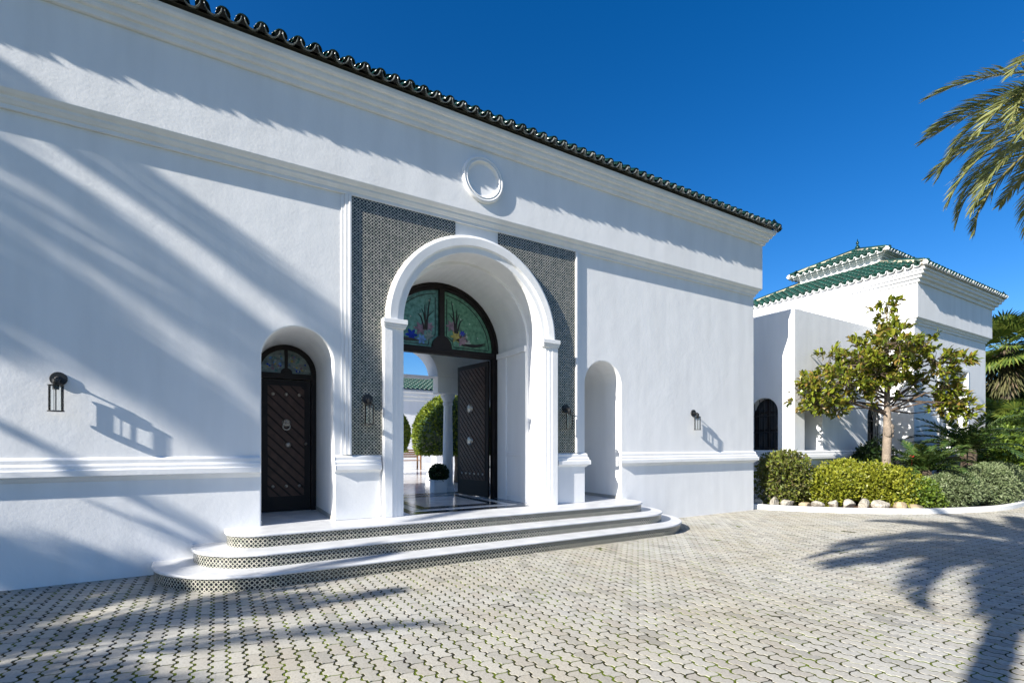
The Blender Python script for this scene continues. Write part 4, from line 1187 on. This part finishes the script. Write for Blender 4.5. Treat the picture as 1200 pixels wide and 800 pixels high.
# magnolia
tx, ty = 14.93, -1.41
mg = tag(empty('magnolia_tree', (tx, ty, .05)), 'small magnolia tree with knotted pale trunk and glossy olive leaves', 'tree')
cl = [(0, 3.75, .36), (.12, 3.15, .52), (-.45, 2.85, .52), (.48, 2.80, .48), (.02, 2.55, .52), (-.95, 2.45, .52), (-1.25, 2.75, .34), (-1.70, 2.05, .42), (-1.95, 1.72, .40), (-1.45, 1.62, .40), (-2.15, 2.05, .30), (-2.0, 1.48, .28), (-1.1, 1.95, .36), (.85, 2.55, .44), (1.30, 2.35, .36), (1.75, 2.50, .28), (1.62, 1.50, .34), (1.88, 1.62, .30), (1.30, 1.90, .36), (.05, 4.05, .2), (-.62, 2.2, .40), (-.75, 1.85, .34), (-.30, 2.12, .36), (.38, 2.25, .36), (1.0, 1.95, .34), (-.15, 2.35, .42), (-.5, 1.75, .36), (.2, 1.95, .30), (1.75, 1.25, .34), (2.0, 1.35, .28), (1.45, 1.35, .30), (1.55, 1.75, .34), (-1.6, 1.35, .34), (-1.2, 1.5, .34)]
rm = random.Random(5); nr = np.random.default_rng(5)
LP, LD = [], []
trunk = [(0, 0, -.05), (.01, 0, .6), (-.02, .01, 1.2), (.02, .0, 1.9), (.05, .02, 2.45), (.07, .03, 3.3), (.0, .0, 4.1), (.04, .02, 5.0)]
m = MB().tube(trunk, [.12, .105, .10, .10, .075, .055, .035, .012], 12)
m.ball((.07, -.03, 2.02), (.085, .10, .10), 12, 8).ball((.075, -.04, 1.80), (.08, .08, .09), 12, 8).ball((-.05, -.04, 1.9), (.09, .09, .16), 12, 8).ball((.03, -.08, 1.9), (.06, .06, .08), 12, 8)
A = np.array(m.v); A[:, :2] += nr.normal(0, .004, (len(A), 2)); m.v = [tuple(q) for q in A]
mk('trunk', m.v, m.f, M_BARK, mg, smooth=True)
bm_ = MB()
for (dr, dz, rad) in cl:
    for rep in range(2 if rad > .38 else 1):
        off = rm.uniform(-.55, .55) * min(1.3, rad * 2) + (0 if rep == 0 else rm.choice((-.5, .5)))
        cx_, cy_ = RT[0] * dr + FW[0] * off, RT[1] * dr + FW[1] * off; cz_ = 1.08 + dz * 1.02
        c = np.array([cx_, cy_, cz_])
        t0 = min(4.5, max(2.3 + .5 * rm.random(), cz_ - .2 - .5 * math.hypot(cx_, cy_)))
        p0 = np.array([.03, .02, t0]); mid = (p0 + c) / 2 + np.array([0, 0, .10 * math.hypot(cx_, cy_) - .10]) + nr.normal(0, .08, 3) + nr.normal(0, .05, 3)
        if rep == 0: bm_.tube([p0, mid, c], [.028, .017, .008], 6); first = c
        else: bm_.tube([first, (first + c) / 2 + nr.normal(0, .05, 3), c], [.012, .010, .007], 5)
        nt_ = max(5, int(18 * rad / .5))
        for k in range(nt_):
            d = nr.normal(0, 1, 3); d[2] = d[2] * .8 + .25; d /= np.linalg.norm(d)
            e = c + d * rad * nr.uniform(.55, 1.12); b0 = c + d * rad * .15
            bm_.tube([b0, (b0 + e) / 2 + nr.normal(0, .03, 3), e], [.008, .006, .004], 4, caps=False)
            for q in range(11):
                f = nr.uniform(.55, 1.03); LP.append(b0 + (e - b0) * f + nr.normal(0, .02, 3)); LD.append(d * 1.0 + nr.normal(0, .25, 3))
mk('branches', bm_.v, bm_.f, M_TWIG, mg)
LP, LD = np.array(LP), np.array(LD)
def bigleaves(pos, d, l, w, seed, spread=.75, up=.3):
    r = np.random.default_rng(seed); n = len(pos)
    d = d + r.normal(0, spread, (n, 3)); d[:, 2] += up; d /= np.linalg.norm(d, axis=1)[:, None]
    a = np.cross(d, np.array([0, 0, 1.]) + r.normal(0, .45, (n, 3))); a /= np.linalg.norm(a, axis=1)[:, None]; nn = np.cross(a, d)
    L = l * r.uniform(.6, 1.2, n)[:, None]; Wd = w * r.uniform(.75, 1.15, n)[:, None]; V = []
    for s, ww, dr in ((0, 0, 0), (.35, .42, .02), (.7, .40, 0)):
        if ww == 0: V.append(pos)
        else:
            V += [pos + d * L * s + a * Wd * ww + nn * L * (.09 + dr), pos + d * L * s + nn * L * dr, pos + d * L * s - a * Wd * ww + nn * L * (.09 + dr)]
    V.append(pos + d * L - nn * L * .10)
    V = np.stack(V, 1).reshape(-1, 3); k = np.arange(n)[:, None] * 8
    T = [(0, 1, 2), (0, 2, 3), (1, 4, 5), (1, 5, 2), (2, 5, 6), (2, 6, 3), (4, 7, 5), (5, 7, 6)]
    return V, np.concatenate([k + np.array([t]) for t in T], 0)
V, F = bigleaves(LP, LD, .185, .082, 9)
mk('crown', V, F, L_MAG, mg)

# ------------------------------------------------------------------ palms
def frond_mesh(L, droop, nl, ll, w, seed, vang=.45, curve=1.35, start=.12, sweep=(1.05, .45)):
    r = np.random.default_rng(seed); V = []; F = []
    S = np.linspace(0, 1, 15); pts = [np.zeros(3)]
    for i in range(1, 15):
        a = -droop * ((S[i] + S[i - 1]) / 2) ** curve; pts.append(pts[-1] + np.array([math.cos(a), 0, math.sin(a)]) * L / 14)
    pts = np.array(pts)
    m = MB().tube(pts, list(np.linspace(.030, .004, 15)), 5)
    rv, rf = m.v, m.f
    for i in range(nl):
        s = start + (1 - start) * (i + .5) / nl
        j = min(13, int(s * 14)); f = s * 14 - j; p = pts[j] * (1 - f) + pts[j + 1] * f
        t = pts[j + 1] - pts[j]; t /= np.linalg.norm(t); up = np.array([-t[2], 0, t[0]])
        for sd in (-1, 1):
            ph = sweep[0] + (sweep[1] - sweep[0]) * s + r.normal(0, .06); va = vang + r.normal(0, .16)
            d = t * math.cos(ph) + np.array([0, sd, 0]) * math.sin(ph) * math.cos(va) + up * math.sin(ph) * math.sin(va)
            le = ll * (math.sin(math.pi * min(1, .14 + s * .80)) ** .6) * r.uniform(.88, 1.1)
            wv = np.cross(d, up + r.normal(0, .35, 3)); wv /= np.linalg.norm(wv) + 1e-9; wv *= w / 2
            q = p + d * le * .55 + np.array([0, 0, -.03 * le]); e = p + d * le + np.array([0, 0, -.20 * le])
            k = len(V); V += [p - wv * .6, p + wv * .6, q + wv, q - wv, e]; F += [(k, k + 1, k + 2), (k, k + 2, k + 3), (k + 3, k + 2, k + 4)]
    return np.array(V), np.array(F), rv, rf
def frond_obj(parent, mesh, loc, az, el, roll=0., name='frond'):
    o = bpy.data.objects.new(name, mesh); COL.objects.link(o); o.parent = parent
    o.matrix_local = Matrix.Translation(loc) @ Matrix.Rotation(az, 4, 'Z') @ Matrix.Rotation(-el, 4, 'Y') @ Matrix.Rotation(roll, 4, 'X')
    return o
def frond_data(*a, mat=None, rib=None, **k):
    V, F, rv, rf = frond_mesh(*a, **k)
    F = [tuple(f) for f in F] + [tuple(i + len(V) for i in f) for f in rf]; nv = len(V)
    me = bpy.data.meshes.new('frond'); me.from_pydata(np.vstack([V, rv]).tolist(), [], F); me.update()
    me.materials.append(mat or M_PALM); me.materials.append(rib or M_RACH)
    mi = np.array([0] * (len(F) - len(rf)) + [1] * len(rf), dtype=np.int32); me.polygons.foreach_set('material_index', mi)
    return me
def trunk_mesh(parent, h, r0, r1, lean, seed):
    r = random.Random(seed); n = max(12, int(h / .14)); pts = []; rad = []
    for i in range(n + 1):
        f = i / n; pts.append((lean[0] * f * f, lean[1] * f * f, h * f - .1)); rad.append((r0 + (r1 - r0) * min(1, f * 1.2)) * (1.07 if i % 2 else .95) * r.uniform(.97, 1.03))
    rad[-1] *= 1.25; rad[-2] *= 1.3; rad[-3] *= 1.2
    m = MB().tube(pts, rad, 12); mk('trunk', m.v, m.f, M_PBARK, parent); return pts[-1]
def palm(label, base, h, r0, L, droops, n, seed, only=None, lean=(0, 0), ll=.5, nl=62, w=.028, els=(-.35, 1.25), extra=(), group='feather palms'):
    t = tag(empty('feather_palm', base), label, 'palm tree', group)
    top = trunk_mesh(t, h, r0, r0 * .8, lean, seed); rr = random.Random(seed)
    meshes = [frond_data(L, d, nl, ll, w, seed + i) for i, d in enumerate(droops)]
    for k in range(n):
        az = k * 2.399963 + rr.uniform(-.15, .15); f = (k + .5) / n
        el = els[0] + (els[1] - els[0]) * f + rr.uniform(-.08, .08)
        if only is not None and not (only[0] < (az + math.pi) % (2 * math.pi) - math.pi < only[1]): continue
        o = frond_obj(t, meshes[k % len(meshes)], (top[0] + .1 * math.cos(az), top[1] + .1 * math.sin(az), top[2] - .15 + .3 * f), az, el, rr.uniform(-.3, .3))
        o.scale = (1, 1, 1)
    for (az, el, L_, d_) in extra: frond_obj(t, frond_data(L_, d_, nl, ll * 1.3, w * 1.5, seed + 9, start=.18), (top[0], top[1], top[2]), az, el)
    return t, top
# visible palm at the right
palm('feather palm with arching olive fronds reaching in over the right of the picture', (14.0, -5.42, 0), 8.0, .22, 2.85, (1.0, 1.2, 1.4, 1.6), 54, 31, ll=.44, nl=92, w=.028, els=(-.14, .75), group='feather palms by the driveway')
# palms beside and behind the viewer: their shadows lie on wall and paving
palm('slim feather palm behind the viewer casting its trunk shadow over the paving', (-3.2, -7.75, 0), 7.9, .14, 2.5, (1.0, 1.4, 1.8), 26, 32, lean=(.1, .25), ll=.6, nl=74, w=.05, els=(-.8, 1.2), group='feather palms by the driveway')
palm('tall feather palm close to the wall beyond the left edge, striping the wall with shade', (-13.0, -.9, 0), 11.0, .20, 2.8, (1.0, 1.3, 1.6), 30, 33, only=(.25, 2.9), extra=((-.57, .13, 3.3, 1.4), (-.50, .22, 3.2, 1.4), (-.66, .06, 3.2, 1.4), (-.85, -.20, 2.8, 1.4), (-.95, -.12, 2.8, 1.4), (-2.24, -.27, 2.8, .5), (-2.36, -.20, 2.9, .5), (-2.2, -.6, 2.3, .6), (-1.75, -.25, 3.1, .7)), ll=.50, nl=70, w=.036, group='feather palms by the driveway')
palm('shorter feather palm left of the steps beyond the picture edge, shading the paving', (-9.9, -3.45, 0), 3.5, .20, 3.1, (.5, .8, 1.1), 50, 34, ll=.46, nl=54, w=.036, els=(-.1, 1.0), group='feather palms by the driveway')

palm('low bushy feather palm beyond the picture edge, shading the foot of the wall', (-12.7, -2.15, 0), 5.75, .22, 1.9, (.9, 1.3), 40, 35, ll=.55, nl=64, w=.05, els=(-.7, .55), group='feather palms by the driveway')

# cycads
def cycad(label, base, h, L, n, seed):
    t = tag(empty('cycad', base), label, 'cycad', 'cycads in the planting bed'); rr = random.Random(seed)
    pts = [(0, 0, h * k / 8 - .05) for k in range(9)]
    m = MB().tube(pts, [.17 * (1.06 if k % 2 else .95) for k in range(9)], 12); mk('trunk', m.v, m.f, M_PBARK, t)
    me = [frond_data(L, d, 52, .24, .026, seed + i, mat=L_CYC, rib=L_CYC, vang=.35, start=.1, sweep=(1.25, .7)) for i, d in enumerate((.7, 1.0, 1.25))]
    for k in range(n):
        az = k * 2.399963; f = (k + .5) / n
        frond_obj(t, me[k % 3], (.05 * math.cos(az), .05 * math.sin(az), h - .06), az, .12 + 1.05 * f + rr.uniform(-.1, .1), rr.uniform(-.2, .2))
cycad('large cycad with dark arching fronds on a stout trunk near the right edge', (17.7, -2.20, .05), 1.5, 1.4, 34, 41)
cycad('smaller cycad between the magnolia trunk and the large cycad', (15.85, -1.85, .05), .95, 1.1, 26, 42)

# fan palms and dark trees behind the pavilion
def fan_data(r_, n, seed, mat):
    r = random.Random(seed); V = []; F = []
    for k in range(n):
        a = -2.2 + 4.4 * k / (n - 1); d = (math.cos(a), math.sin(a)); w = .045 * r_
        l = r_ * r.uniform(.85, 1.05) * (.75 + .25 * math.cos(a)); i = len(V)
        V += [(0, 0, 0), (d[0] * l * .55 - d[1] * w, d[1] * l * .55 + d[0] * w, .05), (d[0] * l * .55 + d[1] * w, d[1] * l * .55 - d[0] * w, .05), (d[0] * l, d[1] * l, -.12 * r_)]
        F += [(i, i + 2, i + 1), (i + 1, i + 2, i + 3)]
    me = bpy.data.meshes.new('fan_leaf'); m = MB().tube([(-r_ * 1.1, 0, -.1), (0, 0, 0)], .015, 5)
    me.from_pydata(V + m.v, [], F + [tuple(q + len(V) for q in f) for f in m.f]); me.update(); me.materials.append(mat); return me
def fan_palm(label, base, h, r_, n, seed, skirt=True, group='fan palms behind the pavilion'):
    t = tag(empty('fan_palm', base), label, 'palm tree', group); rr = random.Random(seed)
    top = trunk_mesh(t, h, .24, .18, (0, 0), seed)
    ms = [fan_data(r_, 26, seed + i, L_FAN) for i in range(3)]
    for k in range(n):
        az = k * 2.4; f = (k + .5) / n; el = -1.0 + 2.2 * f
        dd = Vector((math.cos(az) * math.cos(el), math.sin(az) * math.cos(el), math.sin(el)))
        frond_obj(t, ms[k % 3], Vector(top) + dd * r_ * 1.15, az, el * .7 + rr.uniform(-.3, .3), rr.uniform(-.6, .6), 'fan_leaf')
    if skirt:
        p, d = clumpy((0, 0, h - 1.2), (.45, .45, 1.2), 600, seed, lo=.5); V, F = leafcloud(p, d * .3 + np.array([0, 0, -1.2]), .45, .08, seed, spread=.4, up=0)
        mk('dry_leaf_skirt', V, F, L_DRY, t)
fan_palm('fan palm with bright green crown rising behind the pavilion', (31.5, .6, 0), 6.3, .95, 64, 51)
fan_palm('low yellow-green fan palm at the right edge beside the hedge', (26.6, -1.15, 0), 2.4, .75, 34, 52, False)
fan_palm('fan palm farther back with pinkish dry skirt at the right edge', (34.5, 1.6, 0), 5.2, 1.0, 36, 53)
def tree(label, base, h, rad, seed, mat, n=7000, l=.22):
    t = tag(empty('garden_tree', base), label, 'tree', 'dark trees behind the pavilion')
    m = MB().tube([(0, 0, -.1), (.05, .05, h * .5), (0, 0, h * .8)], [.18, .14, .05], 8); mk('trunk', m.v, m.f, M_BARK, t)
    p, d = clumpy((0, 0, h * .58), rad, n, seed, lo=.45, amp=.3, nb=40, flat_bottom=.1); V, F = leafcloud(p, d, l, l * .6, seed); mk('crown', V, F, mat, t)
tree('dense dark tree filling the gap right of the pavilion', (30.0, 3.4, 0), 5.2, (2.2, 1.8, 2.9), 61, L_DRK)
tree('dark leafy tree under the fan palms at the right edge', (33.5, 1.0, 0), 4.2, (2.2, 1.8, 2.3), 62, L_DRK)
tree('mid-green rounded tree behind the low fan palm', (28.6, .2, 0), 3.3, (1.5, 1.2, 1.75), 63, L_YEL, 5000, .16)
# a red flower among the cycads
fl = MB()
for k in range(6):
    a = k * 1.047; fl.ball((.03 * math.cos(a), .03 * math.sin(a), .02 * (k % 2)), (.025, .025, .014), 7, 5)
fl.tube([(0, 0, -.5), (0, 0, 0)], .006, 5)
M_RED = pmat('red_petal', (.5, .02, .02), .5)
tag(mk('red_flower', fl.v, fl.f, M_RED, loc=(15.45, -1.75, 1.30), smooth=True), 'single red flower among the cycad fronds', 'flower')
